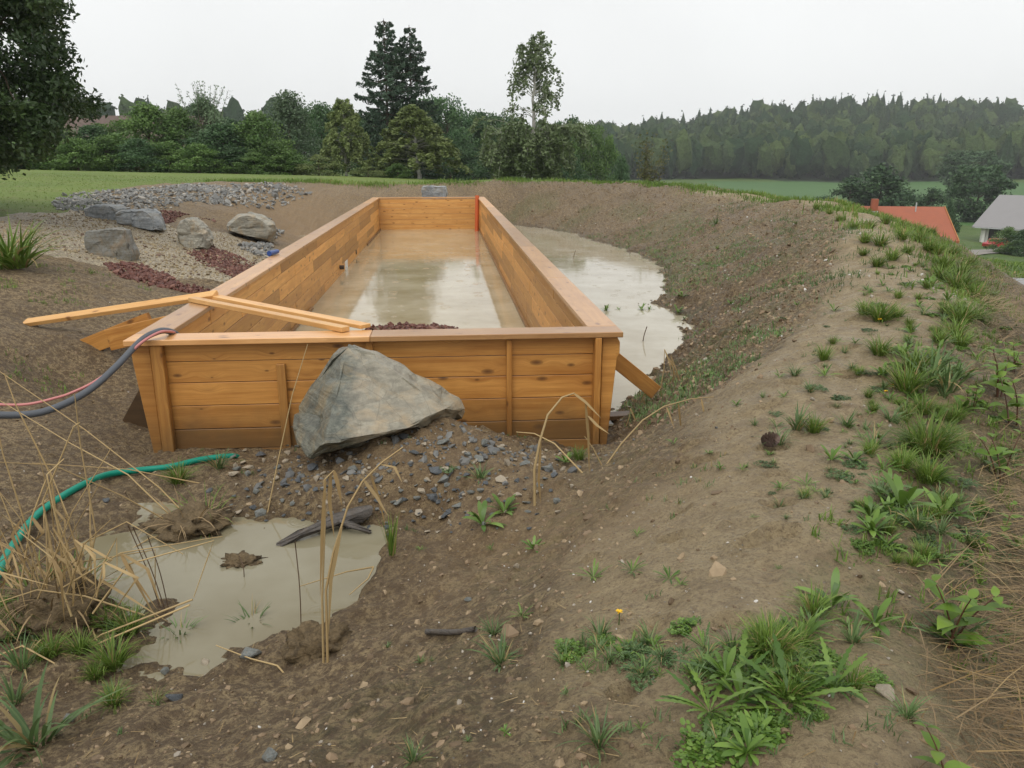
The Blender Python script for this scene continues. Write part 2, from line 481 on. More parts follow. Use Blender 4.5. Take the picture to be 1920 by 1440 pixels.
# ------------------------------------------------------------------ the lie of the land
POOL = dict(x0=-2.77, x1=1.49, y0=7.65, y1=34.78)      # middles of the timber walls
PW, PO, PU = -1.33, -1.20, -0.95                         # water levels: pool, pond, puddle
CP = np.array([
 # crest under the camera and the bank to its right
 (-6,-3,-1.0),(-3,-2,-.8),(-1,-2,-.3),(0,-2,0),(1.2,-2,0),(2.2,-2,-.4),(4,-2,-1.8),
 (0,0,.0),(1.2,.5,.0),(1.7,1,-.06),(-1,.5,-.3),(-2.5,.5,-.7),(-5,.5,-.9),(2.4,.6,-.75),
 (-.25,2.05,-.22),(.36,1.83,-.03),(-1.74,2.68,-.72),(-.9,2.6,-.55),(-3.2,2.9,-.84),(-5,3.2,-.8),
 (-.69,3.6,-.86),(.12,3.28,-.46),(.76,4.06,-.40),(1.43,4.3,-.15),(1.39,3.09,0),(1.35,2.0,.0),(.8,2.9,-.12),
 (1.95,3.1,0),(2.5,4.5,.02),(2.0,5.0,-.05),(3.15,6.76,.04),(3.9,6.9,.06),(4.2,5.57,.0),(3.2,5.3,.02),(2.35,5.9,-.08),
 (5.3,9.84,.15),(5.7,8.2,.05),(6.2,9.4,.03),(5.0,6.9,.0),(5.2,8.8,.13),(7.1,13.94,.22),(7.5,12.0,.06),(8.3,15.5,.24),(8.8,14.3,.10),
 (9.7,19,.36),(10.06,23.2,.4),(11.3,22.5,.36),(10,27.5,.43),(8.73,31.7,.46),(10.5,32.5,.42),(7.4,34.8,.46),(5.2,37.6,.46),(6.5,39,.44),
 (2.5,38.9,.46),(0,39.2,.46),(0,41,.42),(-5,39.6,.48),(-9.6,39.9,.54),
 # inner slope to the pond
 (4.26,10.92,-.5),(2.33,7.16,-.6),(3.1,8.6,-.55),(1.6,5.9,-.50),(1.2,5.4,-.55),
 (1.95,8.6,-1.17),(2.55,9.6,-1.2),(3.0,10.6,-1.21),(3.5,11.6,-1.2),(4.44,13.9,-1.2),(4.25,15.6,-1.19),(5.1,18,-1.2),(5.75,21,-1.2),(5.85,23.5,-1.2),(5.6,27,-1.2),(5.0,31,-1.2),(3.7,34.1,-1.2),(2.2,35.6,-1.2),(0,35.7,-1.15),(-1.5,35.6,-1.15),
 (5.9,14,-.45),(7.2,18.5,-.4),(7.9,23,-.35),(7.2,29,-.4),(5.6,34,-.4),(3.0,36.9,-.4),(0,37.4,-.35),
 (2.2,10.5,-1.55),(2.6,13,-1.7),(3,18,-1.8),(3,24,-1.8),(2.8,30,-1.7),(2,33.5,-1.6),
 # pit along the front wall, mound with the boulder
 (1.46,7.3,-1.14),(1.7,7.7,-1.16),(1.0,7.3,-1.1),(-2.57,7.5,-1.14),(-2.96,7.86,-1.12),(-2.9,7.3,-1.1),(-1.7,7.3,-1.1),(-1.9,6.85,-1.0),(-2.6,6.8,-1.0),
 (-1.07,6.28,-.78),(-.9,6.9,-.84),(.13,6.9,-.72),(-.4,6.6,-.60),(-.18,5.9,-.61),(.45,6.9,-.83),(.66,5.95,-.68),(.9,6.6,-.95),(-.9,5.8,-.76),(0.3,5.3,-.66),(-.2,5.3,-.92),(.35,4.5,-.68),
 # puddle
 (-1.8,5.85,-.93),(-2.0,5.0,-1.04),(-1.3,4.6,-1.03),(-.9,4.9,-1.05),(-1.4,5.4,-1.04),(-.6,5.2,-1.0),(-2.3,5.3,-1.0),(-2.55,5.05,-.93),(-1.65,3.75,-.93),(-.75,4.0,-.94),(-.3,5.2,-.93),(-.5,4.6,-.93),(-1.2,4.0,-.97),(-2.3,4.4,-.92),(-3.1,4.6,-.72),(-3.1,5.6,-.84),(-2.7,6.2,-.93),(-4.2,5.4,-.62),(-2.6,3.7,-.86),
 # muddy bank on the left
 (-3.5,8.7,-1.06),(-3.3,10,-1.08),(-3.6,7.2,-.92),(-4.4,7.2,-.78),(-5.2,7.6,-.55),(-4.3,9.2,-.92),(-4.6,9.7,-.72),(-4.7,10.3,-.56),(-5.3,10.6,-.46),(-5.3,9.4,-.22),(-6.4,9.5,.02),(-5.8,8.3,-.3),(-7,7,0),(-7.5,4,-.3),
 (-4.8,11.5,-.5),(-4.6,13.9,-.5),(-3.6,13.0,-.66),(-3.3,11.3,-.9),(-6,12.4,-.12),(-7.2,14.8,.04),(-9,13,.3),(-9.1,17.5,.2),(-12,12,.6),(-14,4,.3),
 # gravel terrace
 (-6.4,15.9,-.22),(-5.3,15.3,-.42),(-4.3,15.2,-.5),(-3.3,15,-.62),(-7.7,21.1,-.03),(-8.9,21.9,.1),(-6.2,20.4,-.48),(-5.4,18.5,-.55),(-4.6,18.6,-.74),(-3.4,18.5,-.85),(-3.3,22,-1.05),(-4.3,24,-1.05),(-6,25.5,-.82),(-5.2,27.5,-1.1),(-3.5,26,-1.25),(-4.5,30,-1.3),(-3.6,33,-1.25),(-5.9,30.8,-1.1),
 (-11.3,26.5,.36),(-11.2,21.6,.4),(-6.8,27.5,-.15),(-8.8,25,.12),(-7.5,31,.1),(-6.2,35,.12),(-4,37.2,.1),(-12.5,37.5,.62),(-15,28,.6),(-20.6,40.3,.9),(-18,20,.8),(-30,40,1.2),(-30,15,1.1),
 # outer slope, road, valley
 (2.3,2.0,-.5),(3.1,3.0,-.48),(4.0,4.0,-.55),(5.0,5.4,-.45),(6.1,6.9,-.42),(6.8,8.1,-.5),(7.5,9.5,-.6),(8.8,12,-.65),(9.8,14,-.45),(11.4,17,-.3),(13,22,-.5),(12.8,32,0),(8.5,42,.2),(0,46,.25),
 (5,2,-2.4),(7.0,4.5,-2.4),(9.2,7.5,-2.4),(12,11,-2.4),(15,18,-2.4),(17,26,-2.3),(16,37,-1.7),(8,2,-3.6),(11.5,6.5,-3.9),(15,12,-4.0),
 (22,24,-4.2),(24.5,32,-4.2),(27,37.5,-4.2),(31,34,-4.25),(20,40,-3.5),(33,45,-4.7),(27,46,-4.6),(45,42,-5.5),(16,52,-2.6),(40,20,-5),(30,5,-5),
 (45,70,-7.6),(55,88,-9.3),(40,95,-9),(69,100,-10.3),(60,106,-10.4),(88,122,-11.8),(100,125,-11.8),(100,190,-11.6),(60,190,-11),(170,190,-11.5),(120,270,-11),(60,270,-10),(240,300,-9.5),(120,380,-8.5),(230,400,-8.3),(50,400,-8),(310,450,-4.5),(380,560,4),
 (-20,62,.5),(-42,62,1.1),(-60,100,1.5),(0,62,.0),(15,64,-1.2),(26,66,-3.4),(0,130,-1.2),(28,120,-4.5),(-100,200,3),(0,300,0),(10,500,4),
 (60,610,-2),(108,610,2),(181,610,11),(258,610,24),(336,610,30),(420,610,24),(540,610,30),(250,760,12),(420,800,12),(0,800,10),(-300,500,15),(-500,900,20),(800,400,10),(900,900,20),(300,-60,-8),(-200,-60,2),(200,60,-9),(400,200,-8),(600,500,8),(0,1200,10),(600,1200,15),
], float)

def rbf_fit(P, z):
    c = 0.35
    def ker(d2): return np.sqrt(d2 + c * c)
    d2 = ((P[:, None, :] - P[None, :, :]) ** 2).sum(2)
    n = len(P)
    A = np.zeros((n + 3, n + 3))
    A[:n, :n] = ker(d2) - 1e-3 * np.eye(n)
    A[:n, n] = 1; A[:n, n + 1:] = P; A[n, :n] = 1; A[n + 1:, :n] = P.T
    w = np.linalg.solve(A, np.concatenate([z, np.zeros(3)]))
    def ev(X, Y):
        out = np.empty(X.size)
        x, y = X.ravel(), Y.ravel()
        for s in range(0, x.size, 40000):
            xs, ys = x[s:s + 40000], y[s:s + 40000]
            k = ker((xs[:, None] - P[None, :, 0]) ** 2 + (ys[:, None] - P[None, :, 1]) ** 2)
            out[s:s + 40000] = k @ w[:n] + w[n] + w[n + 1] * xs + w[n + 2] * ys
        return out.reshape(X.shape)
    return ev
land = rbf_fit(CP[:, :2], CP[:, 2])

def grow(start, step, fac, stop, cap=1e9):
    out = []; x = start; s = step
    while abs(x - start) < abs(stop - start):
        s = min(s * fac, cap); x += s if stop > start else -s; out.append(x)
    return out
xs = np.concatenate([grow(-5.5, .034, 1.033, -1000)[::-1], np.arange(-5.5, 6.0, .034), grow(6.0, .034, 1.028, 1100)])
ys = np.concatenate([grow(1.2, .05, 1.15, -120)[::-1], np.arange(1.2, 8.6, .032), grow(8.6, .034, 1.0115, 46), ])
ys = np.concatenate([ys, grow(ys[-1], .6, 1.11, 1300)])
def insert(a, vals):
    for v in vals:
        a = a[np.abs(a - v) > 0.014]
        a = np.sort(np.append(a, v))
    return a
xs = insert(xs, [POOL['x0'] - .012, POOL['x0'] + .012, POOL['x1'] - .012, POOL['x1'] + .012])
ys = insert(ys, [POOL['y0'] - .012, POOL['y0'] + .012, POOL['y1'] - .012, POOL['y1'] + .012])
GX, GY = np.meshgrid(xs, ys, indexing='ij')
GZ = land(GX, GY)

# region masks (all in metres on the ground) with ragged edges
wx = GX + 0.25 * fbm(GX, GY, 1.1, 3); wy = GY + 0.25 * fbm(GX + 40, GY, 1.1, 3)
path_line = [(.9,-3),(1.0,1.5),(1.25,3.0),(2.3,4.9),(3.6,6.7),(5.3,9.0),(7.2,12.6),(8.9,15.6),(10.6,20),(10.9,24),(9.9,30)]
def line_dist(pl, X, Y):
    d2 = np.full(X.shape, 1e18)
    for (x0, y0), (x1, y1) in zip(pl[:-1], pl[1:]):
        ex, ey = x1 - x0, y1 - y0
        t = np.clip(((X - x0) * ex + (Y - y0) * ey) / (ex * ex + ey * ey), 0, 1)
        d2 = np.minimum(d2, (X - x0 - t * ex) ** 2 + (Y - y0 - t * ey) ** 2)
    return np.sqrt(d2)
dpath = line_dist(path_line, wx, wy)
m_path = 1 - sstep(.45, .95, dpath)
near_path = 1 - sstep(.9, 2.0, dpath)
lawn_poly = [(-10.3,21.2),(-9.7,24.5),(-11.6,28),(-11.3,33),(-10.2,37.5),(-8,39.0),(-3,39.6),(2.5,39.4),(6.3,38.6),(9.2,34.0),(14,34),(14,46),(16,58),(16,75),(-70,90),(-70,-20),(-15,-10),(-11,10),(-9.9,17.8)]
d_lawn = pip_dist(lawn_poly, wx, wy)
gravel_poly = [(-9.6,17.0),(-7.6,14.6),(-6.3,14.9),(-5.2,14.3),(-4.2,14.6),(-3.2,14.6),(-2.8,17),(-2.8,21),(-4.0,23),(-5.0,23.5),(-6.6,25),(-7.2,23),(-9.5,23.6),(-10.4,21.2),(-9.9,18)]
d_grav = pip_dist(gravel_poly, wx, wy)
# outer straw-covered slope: to the right of the path
straw_line = [(1.25,-4),(1.27,1.0),(1.42,1.95),(1.72,2.5),(2.25,3.1),(3.0,4.0),(4.15,5.4),(5.6,7.9),(7.85,11.8),(9.5,14.6),(12.2,19),(12.6,24),(12.0,31)]
sl = np.array(straw_line + [(14, 34), (14, 46), (18, 40), (20, 20), (14, 8), (8, -4)])
d_straw = pip_dist(sl, wx, wy)
road_line = [(60,22),(40,28.5),(31,33.2),(27.8,35.5),(26.5,40),(30,48),(42,64),(56,84),(66,98),(74,108)]
d_road = line_dist(road_line, GX, GY)

# relief: clods and trodden mud
rough = np.ones_like(GZ)
rough *= 1 - .5 * m_path
rough *= np.where(d_lawn > 0, .35, 1) * np.where(d_grav > 0, .5, 1)
puddle_near = np.exp(-(((GX + 1.3) / 1.6) ** 2 + ((GY - 4.8) / 1.4) ** 2))
mudL = np.exp(-(((GX + 4.3) / 1.6) ** 2 + ((GY - 9.0) / 3.0) ** 2))
rough *= 1 - .45 * mudL
far = sstep(45, 70, np.hypot(GX, GY))
nearw = 1 - far
slope_r = sstep(1.5, 3, GX) * sstep(6, 8, GY) * (d_lawn < 0) * (1 - near_path)
rel = .030 * fbm(GX, GY, 1.3, 3) + .026 * fbm(GX + 7, GY, 3.6, 3) * (1 + .7 * slope_r)
cl = fbm(GX, GY + 31, 9.0, 4, .6)
rel += .021 * np.maximum(cl, -.25) * (1 + 1.1 * slope_r)
md = np.exp(-(((GX + .1) / 1.1) ** 2 + ((GY - 6.1) / .9) ** 2))
rel += md * (.05 * fbm(GX, GY + 3, 2.2, 3) + .022 * np.maximum(fbm(GX + 11, GY, 7.0, 3), -.3))
rel += .7 * puddle_near * .085 * fbm(GX + 2, GY + 8, 1.7, 4, .6)
rel += .010 * np.maximum(fbm(GX + 5, GY, 15.0, 2, .5), -.2) * sstep(16, 8, np.hypot(GX, GY))
rel += .030 * np.maximum(fbm(GX + 3, GY, 5.0, 3, .55) - .25, 0) * (1 + 1.6 * slope_r)
GZ = GZ + rel * rough * nearw
# heel prints and small hollows trodden into the path
for (hx, hy, hr) in [(1.33,3.12,.075),(1.47,3.16,.085),(1.0,2.5,.07),(2.2,5.1,.09),(2.55,5.5,.1),(3.3,6.2,.1),(1.75,3.9,.08),(4.3,7.9,.12),(5.0,8.7,.12),(.7,3.6,.06),(1.2,3.75,.06),(1.05,3.4,.08),(1.6,3.5,.09),(1.9,4.3,.09),(1.55,4.4,.08),(.75,2.6,.07),(.55,2.2,.06),(2.6,4.9,.08),(3.0,5.6,.1),(1.15,2.2,.07)]:
    d = np.hypot((GX - hx) / hr, (GY - hy) / (hr * .7))
    GZ = GZ - .045 * np.exp(-d ** 4) + .018 * np.exp(-((d - 1.35) / .35) ** 2)
GZ = GZ + far * 0.6 * fbm(GX, GY, .02, 3) * (1 - np.exp(-(d_road / 8) ** 2)) * sstep(60, 120, np.hypot(GX, GY))
inside = (GX > POOL['x0']) & (GX < POOL['x1']) & (GY > POOL['y0']) & (GY < POOL['y1'])
# heap of red gravel inside breaks the surface
heap = -1.9 + .78 * np.exp(-(((GX + .65) / 1.25) ** 4 + ((GY - 12.6) / 2.2) ** 4))
GZ = np.where(inside, np.minimum(np.maximum(heap, -1.9) + .05 * cl, -1.22), GZ)
# keep the ground off the outside of the timber and keep the pond bed below the water beside it

def ground_z(x, y):
    x = np.asarray(x, float); y = np.asarray(y, float)
    i = np.clip(np.searchsorted(xs, x) - 1, 0, len(xs) - 2); j = np.clip(np.searchsorted(ys, y) - 1, 0, len(ys) - 2)
    u = (x - xs[i]) / (xs[i + 1] - xs[i]); v = (y - ys[j]) / (ys[j + 1] - ys[j])
    return (GZ[i, j] * (1 - u) * (1 - v) + GZ[i + 1, j] * u * (1 - v) + GZ[i, j + 1] * (1 - u) * v + GZ[i + 1, j + 1] * u * v)

_ts = np.concatenate([np.arange(1.5, 12, .01), np.arange(12, 60, .04), np.arange(60, 900, .5)])
def on_ground(px, py):
    r = ray(px, py)
    P = np.array([0, 0, CAM_H])[None, :] + _ts[:, None] * r[None, :]
    g = ground_z(P[:, 0], P[:, 1])
    ins = (P[:, 0] > POOL['x0'] - .2) & (P[:, 0] < POOL['x1'] + .2) & (P[:, 1] > POOL['y0'] - .05) & (P[:, 1] < POOL['y1'])
    hit = np.nonzero((P[:, 2] < g) & ~ins)[0]
    k = hit[0] if len(hit) else len(P) - 1
    p = P[k].copy(); p[2] = ground_z(p[0], p[1])
    return p

# attributes for the soil material
wetz = np.exp(-np.clip(GZ - PO, 0, 9) / .10) * ((GX > 1.4) & (GY > 7)) + 1.15 * np.exp(-np.clip(GZ - PU, 0, 9) / .09) * puddle_near
wet = np.clip(wetz, 0, 1) * .8 + .45 * mudL * sstep(.3, .75, fbm(GX, GY, .9, 3) + .75) + .55 * np.exp(-((GX - 1.4) / .8) ** 2 - ((GY - 7.2) / .6) ** 2)
wet = wet + .35 * np.clip(fbm(GX + 9, GY, .8, 4), 0, 1) * (1 - m_path) + .30 * slope_r * (1 - m_path)  # the right bank is simply set darker through the same mask
tan = np.exp(-(((GX + 5.2) / 2.6) ** 2 + ((GY - 31) / 5.5) ** 2)) * .9 + .55 * np.exp(-(((GX - .6) / .9) ** 2 + ((GY - 4.6) / 1.0) ** 2)) + .5 * np.exp(-((GX + .2) / .9) ** 2 - ((GY - 6.2) / .6) ** 2)
green = .5 * slope_r * sstep(-.1, .5, fbm(GX, GY, .7, 4)) * (1 - sstep(-.2, .3, GZ)) + .35 * near_path * sstep(2.5, 4, dpath + 2.2)
green = green + .25 * (d_straw > -.3) * (d_straw < .3)

verts = np.stack([GX, GY, GZ], -1).reshape(-1, 3)
nx, ny = len(xs), len(ys)
ii, jj = np.meshgrid(np.arange(nx - 1), np.arange(ny - 1), indexing='ij')
v00 = (ii * ny + jj); quads = np.stack([v00, v00 + ny, v00 + ny + 1, v00 + 1], -1).reshape(-1, 4)
def fc(a): return .25 * (a[:-1, :-1] + a[1:, :-1] + a[1:, 1:] + a[:-1, 1:]).ravel()
fx, fy, fz = fc(GX), fc(GY), fc(GZ)
f_lawn, f_grav, f_straw = fc(d_lawn), fc(d_grav), fc(d_straw)
fd = np.hypot(fx, fy)
region = np.zeros(len(quads), int)                 # 0 soil
region[(f_straw > 0) & (f_lawn <= 0)] = 3           # straw slope
outside = (f_straw <= 0) & (fd > 12) & ((fx > 12.5) | (fy > 40.5))
region[outside] = 2                                 # meadow
region[(fx > 12) & (fy < 9)] = 2
region[(f_lawn > 0)] = 1                            # lawn
region[f_grav > 0] = 4
crop_poly = [(62,168),(140,150),(300,190),(300,310),(245,345),(170,352),(120,352),(96,330),(62,300)]
region[(pip_dist(crop_poly, fx, fy) > 0)] = 5
region[pip_dist([(300,330),(420,330),(470,470),(300,470),(260,400)], fx, fy) > 0] = 7
wood_poly = [(-700,420),(-60,330),(70,360),(135,392),(160,372),(300,352),(330,395),(360,470),(460,480),(900,300),(900,1100),(-700,1100)]
region[pip_dist(wood_poly, fx, fy) > 0] = 6
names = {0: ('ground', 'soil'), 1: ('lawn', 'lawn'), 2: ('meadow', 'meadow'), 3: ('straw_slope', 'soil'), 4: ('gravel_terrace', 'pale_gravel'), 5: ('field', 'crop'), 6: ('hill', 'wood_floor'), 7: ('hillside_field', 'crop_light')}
flat = dict(path=m_path.ravel(), wet=np.clip(wet, 0, 1).ravel(), tan=np.clip(tan, 0, 1).ravel(), green=np.clip(green, 0, 1).ravel())
for k, (nm, mt) in names.items():
    q = quads[region == k]
    u, inv = np.unique(q, return_inverse=True)
    at = {a: b[u] for a, b in flat.items()} if k in (0, 3) else None
    me = np_mesh(nm, verts[u], inv.reshape(-1, 4), M[mt], True, at)
    tag(link(nm, me), kind='structure')

# road and drive: ribbons a few millimetres above the meadow
def ribbon(name, pl, width, mat, lift=.02):
    P = []
    for (x0, y0), (x1, y1) in zip(pl[:-1], pl[1:]):
        n = max(2, int(math.hypot(x1 - x0, y1 - y0) / 1.0))
        for k in range(n): P.append((x0 + (x1 - x0) * k / n, y0 + (y1 - y0) * k / n))
    P = np.array(P + [pl[-1]])
    for _ in range(6): P[1:-1] = (P[:-2] + 2 * P[1:-1] + P[2:]) / 4
    T = np.gradient(P, axis=0); T /= np.linalg.norm(T, axis=1)[:, None]
    N = np.stack([-T[:, 1], T[:, 0]], 1)
    V = []
    for s in np.linspace(-.5, .5, 7):
        Q = P + N * width * s
        V.append(np.column_stack([Q, ground_z(Q[:, 0], Q[:, 1]) + lift + .03 * (1 - 4 * s * s)]))
    V = np.stack(V, 1); n = len(P)
    a, b = np.meshgrid(np.arange(n - 1), np.arange(6), indexing='ij')
    i0 = (a * 7 + b).ravel()
    return link(name, np_mesh(name, V.reshape(-1, 3), np.stack([i0, i0 + 7, i0 + 8, i0 + 1], 1), mat, True))
tag(ribbon('road', [(62,20),(40,28),(31,32.8),(26,36),(20.5,42.5),(13,54)], 5.2, M['asphalt'], .08), kind='structure')
tag(ribbon('driveway', [(52,84),(60,92),(68,99.5),(76,104),(84,112)], 4.5, M['gravel_road'], .12), kind='structure')

# water sheets
def sheet(name, x0, x1, y0, y1, z, mat):
    v = [(x0, y0, z), (x1, y0, z), (x1, y1, z), (x0, y1, z)]
    return tag(link(name, np_mesh(name, v, np.array([[0, 1, 2, 3]]), mat)), kind='structure')
sheet('pool_water', POOL['x0'] + .02, POOL['x1'] - .02, POOL['y0'] + .02, POOL['y1'] - .02, PW, M['pool_water'])
pond = [(1.53, 8.2), (3.2, 8.2), (8, 13), (8, 33), (5, 37), (-6, 37), (-7.5, 33), (-6.5, 24.5), (-3.6, 23.3), (-2.81, 24), (-2.81, 34.82), (1.53, 34.82)]
me = bpy.data.meshes.new('pond_water')
me.from_pydata([(x, y, PO) for x, y in pond], [], [tuple(range(len(pond)))]); me.materials.append(M['pond_water'])
tag(link('pond_water', me), kind='structure')
sheet('puddle_water', -2.75, .05, 3.35, 5.95, PU, M['puddle_water'])
# ------------------------------------------------------------------ the timber pool
_bc = {}
def board_mesh(L, W, T, mat, bev=.004):
    key = (round(L, 3), round(W, 3), round(T, 3), mat.name)
    if key in _bc: return _bc[key]
    bm = bmesh.new()
    bmesh.ops.create_cube(bm, size=1)
    for v in bm.verts: v.co = Vector((v.co.x * L, v.co.y * W, v.co.z * T))
    bmesh.ops.bevel(bm, geom=list(bm.edges), offset=bev, segments=1, affect='EDGES')
    me = bpy.data.meshes.new('board'); bm.to_mesh(me); bm.free()
    me.materials.append(mat)
    _bc[key] = me
    return me
def board(name, a, b, W, T, mat, parent=None, side=(0, 0, 1), bev=.004):
    """board from a to b (centre line); W measured along 'side', T across it"""
    a, b = Vector(a), Vector(b)
    x = (b - a).normalized(); s = Vector(side)
    y = (s - x * s.dot(x)).normalized(); z = x.cross(y)
    o = link(name, board_mesh((b - a).length, W, T, mat, bev), parent)
    m = Matrix((x, y, z)).transposed().to_4x4(); m.translation = (a + b) / 2
    if parent: m = Matrix.Translation(-Vector(parent.location)) @ m
    o.matrix_local = m
    return o

pool = tag(empty('pool_frame', (-.64, 7.65, -1.1)), 'long rectangular pool of honey brown timber planks holding muddy water', 'pool')
x0, x1, y0, y1 = POOL['x0'], POOL['x1'], POOL['y0'], POOL['y1']
rows = [(-.07, -.24), (-.24, -.45), (-.45, -.68), (-.68, -.92), (-.92, -1.13), (-1.13, -1.38), (-1.38, -1.60)]
rr = random.Random(4)
G = .007
for zt, zb in rows:
    zc, w = (zt + zb) / 2, zt - zb - G
    # front and far wall
    cuts = [x0 + .03, x1 - .03]
    for k in range(len(cuts) - 1):
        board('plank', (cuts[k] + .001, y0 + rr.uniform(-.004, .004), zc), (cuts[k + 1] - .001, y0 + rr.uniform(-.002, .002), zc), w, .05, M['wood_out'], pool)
    board('plank', (x0 + .03, y1 + rr.uniform(-.003, .003), zc), (x1 - .03, y1, zc), w, .05, M['wood_in'], pool)
    # long walls from lengths of about four metres, joints staggered
    for xw, s in ((x0, 1), (x1, -1)):
        y = y0 - .025; first = True
        while y < y1 + .02:
            Lb = rr.uniform(1.5, 3.6) if first else rr.choice([3.0, 3.6, 4.0, 4.2])
            ye = min(y + Lb, y1 + .025)
            if y1 - ye < 1.0: ye = y1 + .025
            jx = rr.uniform(-.004, .004)
            board('plank', (xw + jx, y + .002, zc), (xw + jx, ye - .002, zc), w, .05, M['wood_in'], pool)
            y = ye; first = False
# step boards below the wall (their edge shows just above the water)
for xw, s in ((x0, 1), (x1, -1)):
    for a, b in ((8.2, 12.1), (12.1, 16.3), (16.3, 20.4), (20.4, 24.5), (24.5, 28.6), (28.6, 32), (32, 34.7)):
        if s == 1 and a > 16 and a < 27: continue
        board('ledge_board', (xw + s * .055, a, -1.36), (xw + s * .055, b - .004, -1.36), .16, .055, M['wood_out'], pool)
# rim
RT = .055
def rim(a, b, w=.30):
    board('rim_board', (a[0], a[1], -RT / 2), (b[0], b[1], -RT / 2), w, RT, M['wood_rim'], pool, side=(1, 0, 0) if abs(a[0] - b[0]) < .01 else (0, 1, 0), bev=.006)
xl, xr, yf, yb = -2.85, 1.56, 7.66, 34.88
rim((-3.0, yf), (-.735, yf)); rim((-.731, yf), (1.71, yf))
for xx in (xl, xr):
    cuts = [yf + .152, 9.7, 13.9, 18.0, 22.2, 26.3, 30.4, yb - .152]
    if xx == xr: cuts = [yf + .152, 11.2, 15.3, 19.4, 23.6, 27.7, 31.5, yb - .152]
    for a, b in zip(cuts[:-1], cuts[1:]): rim((xx, a + .002), (xx, b - .002))
rim((-3.0, yb), (-.6, yb)); rim((-.596, yb), (1.71, yb))
# battens and corner posts on the front
fy0 = y0 - .025
def batten(x, w, top, bot, d=.07, lean=0.0):
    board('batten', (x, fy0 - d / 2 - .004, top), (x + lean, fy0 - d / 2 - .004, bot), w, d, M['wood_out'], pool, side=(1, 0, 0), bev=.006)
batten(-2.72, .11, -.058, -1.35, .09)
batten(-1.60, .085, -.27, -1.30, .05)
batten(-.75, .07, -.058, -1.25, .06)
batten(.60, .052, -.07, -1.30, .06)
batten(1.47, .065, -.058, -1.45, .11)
def prism(name, pts, y_a, y_b, mat, parent):
    n = len(pts)
    bm = bmesh.new()
    va = [bm.verts.new((p[0], y_a, p[1])) for p in pts]; vb = [bm.verts.new((p[0], y_b, p[1])) for p in pts]
    bm.faces.new(va); bm.faces.new(vb[::-1])
    for k in range(n): bm.faces.new((va[k], vb[k], vb[(k + 1) % n], va[(k + 1) % n]))
    bmesh.ops.recalc_face_normals(bm, faces=bm.faces)
    bmesh.ops.bevel(bm, geom=list(bm.edges), offset=.005, segments=1, affect='EDGES')
    me = bpy.data.meshes.new(name); bm.to_mesh(me); bm.free(); me.materials.append(mat)
    o = link(name, me, parent); o.location = -Vector(parent.location) if parent else (0, 0, 0)
    return o
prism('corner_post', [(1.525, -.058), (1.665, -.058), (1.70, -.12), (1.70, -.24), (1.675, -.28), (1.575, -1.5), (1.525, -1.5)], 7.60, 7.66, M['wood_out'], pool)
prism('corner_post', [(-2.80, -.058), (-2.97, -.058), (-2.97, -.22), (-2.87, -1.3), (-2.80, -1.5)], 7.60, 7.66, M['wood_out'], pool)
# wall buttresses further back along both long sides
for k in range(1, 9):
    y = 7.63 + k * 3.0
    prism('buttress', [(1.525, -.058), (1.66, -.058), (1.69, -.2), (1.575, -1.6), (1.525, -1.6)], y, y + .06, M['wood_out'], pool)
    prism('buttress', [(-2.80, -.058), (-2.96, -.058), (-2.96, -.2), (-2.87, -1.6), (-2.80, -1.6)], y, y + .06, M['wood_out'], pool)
# raking braces
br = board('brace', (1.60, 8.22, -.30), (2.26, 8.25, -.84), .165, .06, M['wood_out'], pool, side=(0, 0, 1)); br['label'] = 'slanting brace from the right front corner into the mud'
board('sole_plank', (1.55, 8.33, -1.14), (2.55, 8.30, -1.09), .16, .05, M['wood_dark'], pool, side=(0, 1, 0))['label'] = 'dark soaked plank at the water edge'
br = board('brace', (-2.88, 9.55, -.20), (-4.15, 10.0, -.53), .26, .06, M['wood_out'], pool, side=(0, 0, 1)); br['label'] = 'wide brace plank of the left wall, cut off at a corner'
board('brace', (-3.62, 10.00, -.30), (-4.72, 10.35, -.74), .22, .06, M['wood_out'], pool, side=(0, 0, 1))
prism('brace_board', [(-2.87, -.55), (-3.04, -.42), (-3.42, -1.02), (-3.22, -1.30), (-2.87, -1.2)], 8.28, 8.34, M['wood_dark'], pool)['label'] = 'dark triangular board by the left corner'  # much darker wood than the other braces
# fittings in the left wall
def cyl(name, a, b, r, mat, parent=None, n=16, r2=None):
    a, b = np.array(a, float), np.array(b, float)
    d = (b - a) / np.linalg.norm(b - a)
    u = np.cross(d, [0, 0, 1.0]) if abs(d[2]) < .9 else np.cross(d, [1.0, 0, 0]); u /= np.linalg.norm(u); v = np.cross(d, u)
    an = np.arange(n) * 2 * math.pi / n
    ring = np.cos(an)[:, None] * u + np.sin(an)[:, None] * v
    V = np.concatenate([a + ring * r, b + ring * (r if r2 is None else r2)])
    i = np.arange(n); F = np.stack([i, (i + 1) % n, (i + 1) % n + n, i + n], 1)
    me = np_mesh(name, V, [F, np.arange(n)[::-1][None], (np.arange(n) + n)[None]], mat, False)
    o = link(name, me, parent)
    if parent: o.location = -Vector(parent.location)
    return o
M['white_plastic'] = plain_material('white_plastic', (0.75, 0.75, 0.73), .35, 5, .06)
M['dark_hole'] = plain_material('dark_pipe', (0.06, 0.04, 0.03), .5, 5, .1)
sk = board('skimmer_opening', (x0 + .03, 22.2, -1.27), (x0 + .03, 22.75, -1.27), .30, .03, M['white_plastic'], pool)
cyl('pipe_stub', (x0 + .02, 21.1, -1.12), (x0 + .14, 21.1, -1.12), .055, M['dark_hole'], pool)
cyl('pipe_stub', (x0 + .02, 25.1, -1.18), (x0 + .05, 25.1, -1.18), .07, M['dark_hole'], pool)
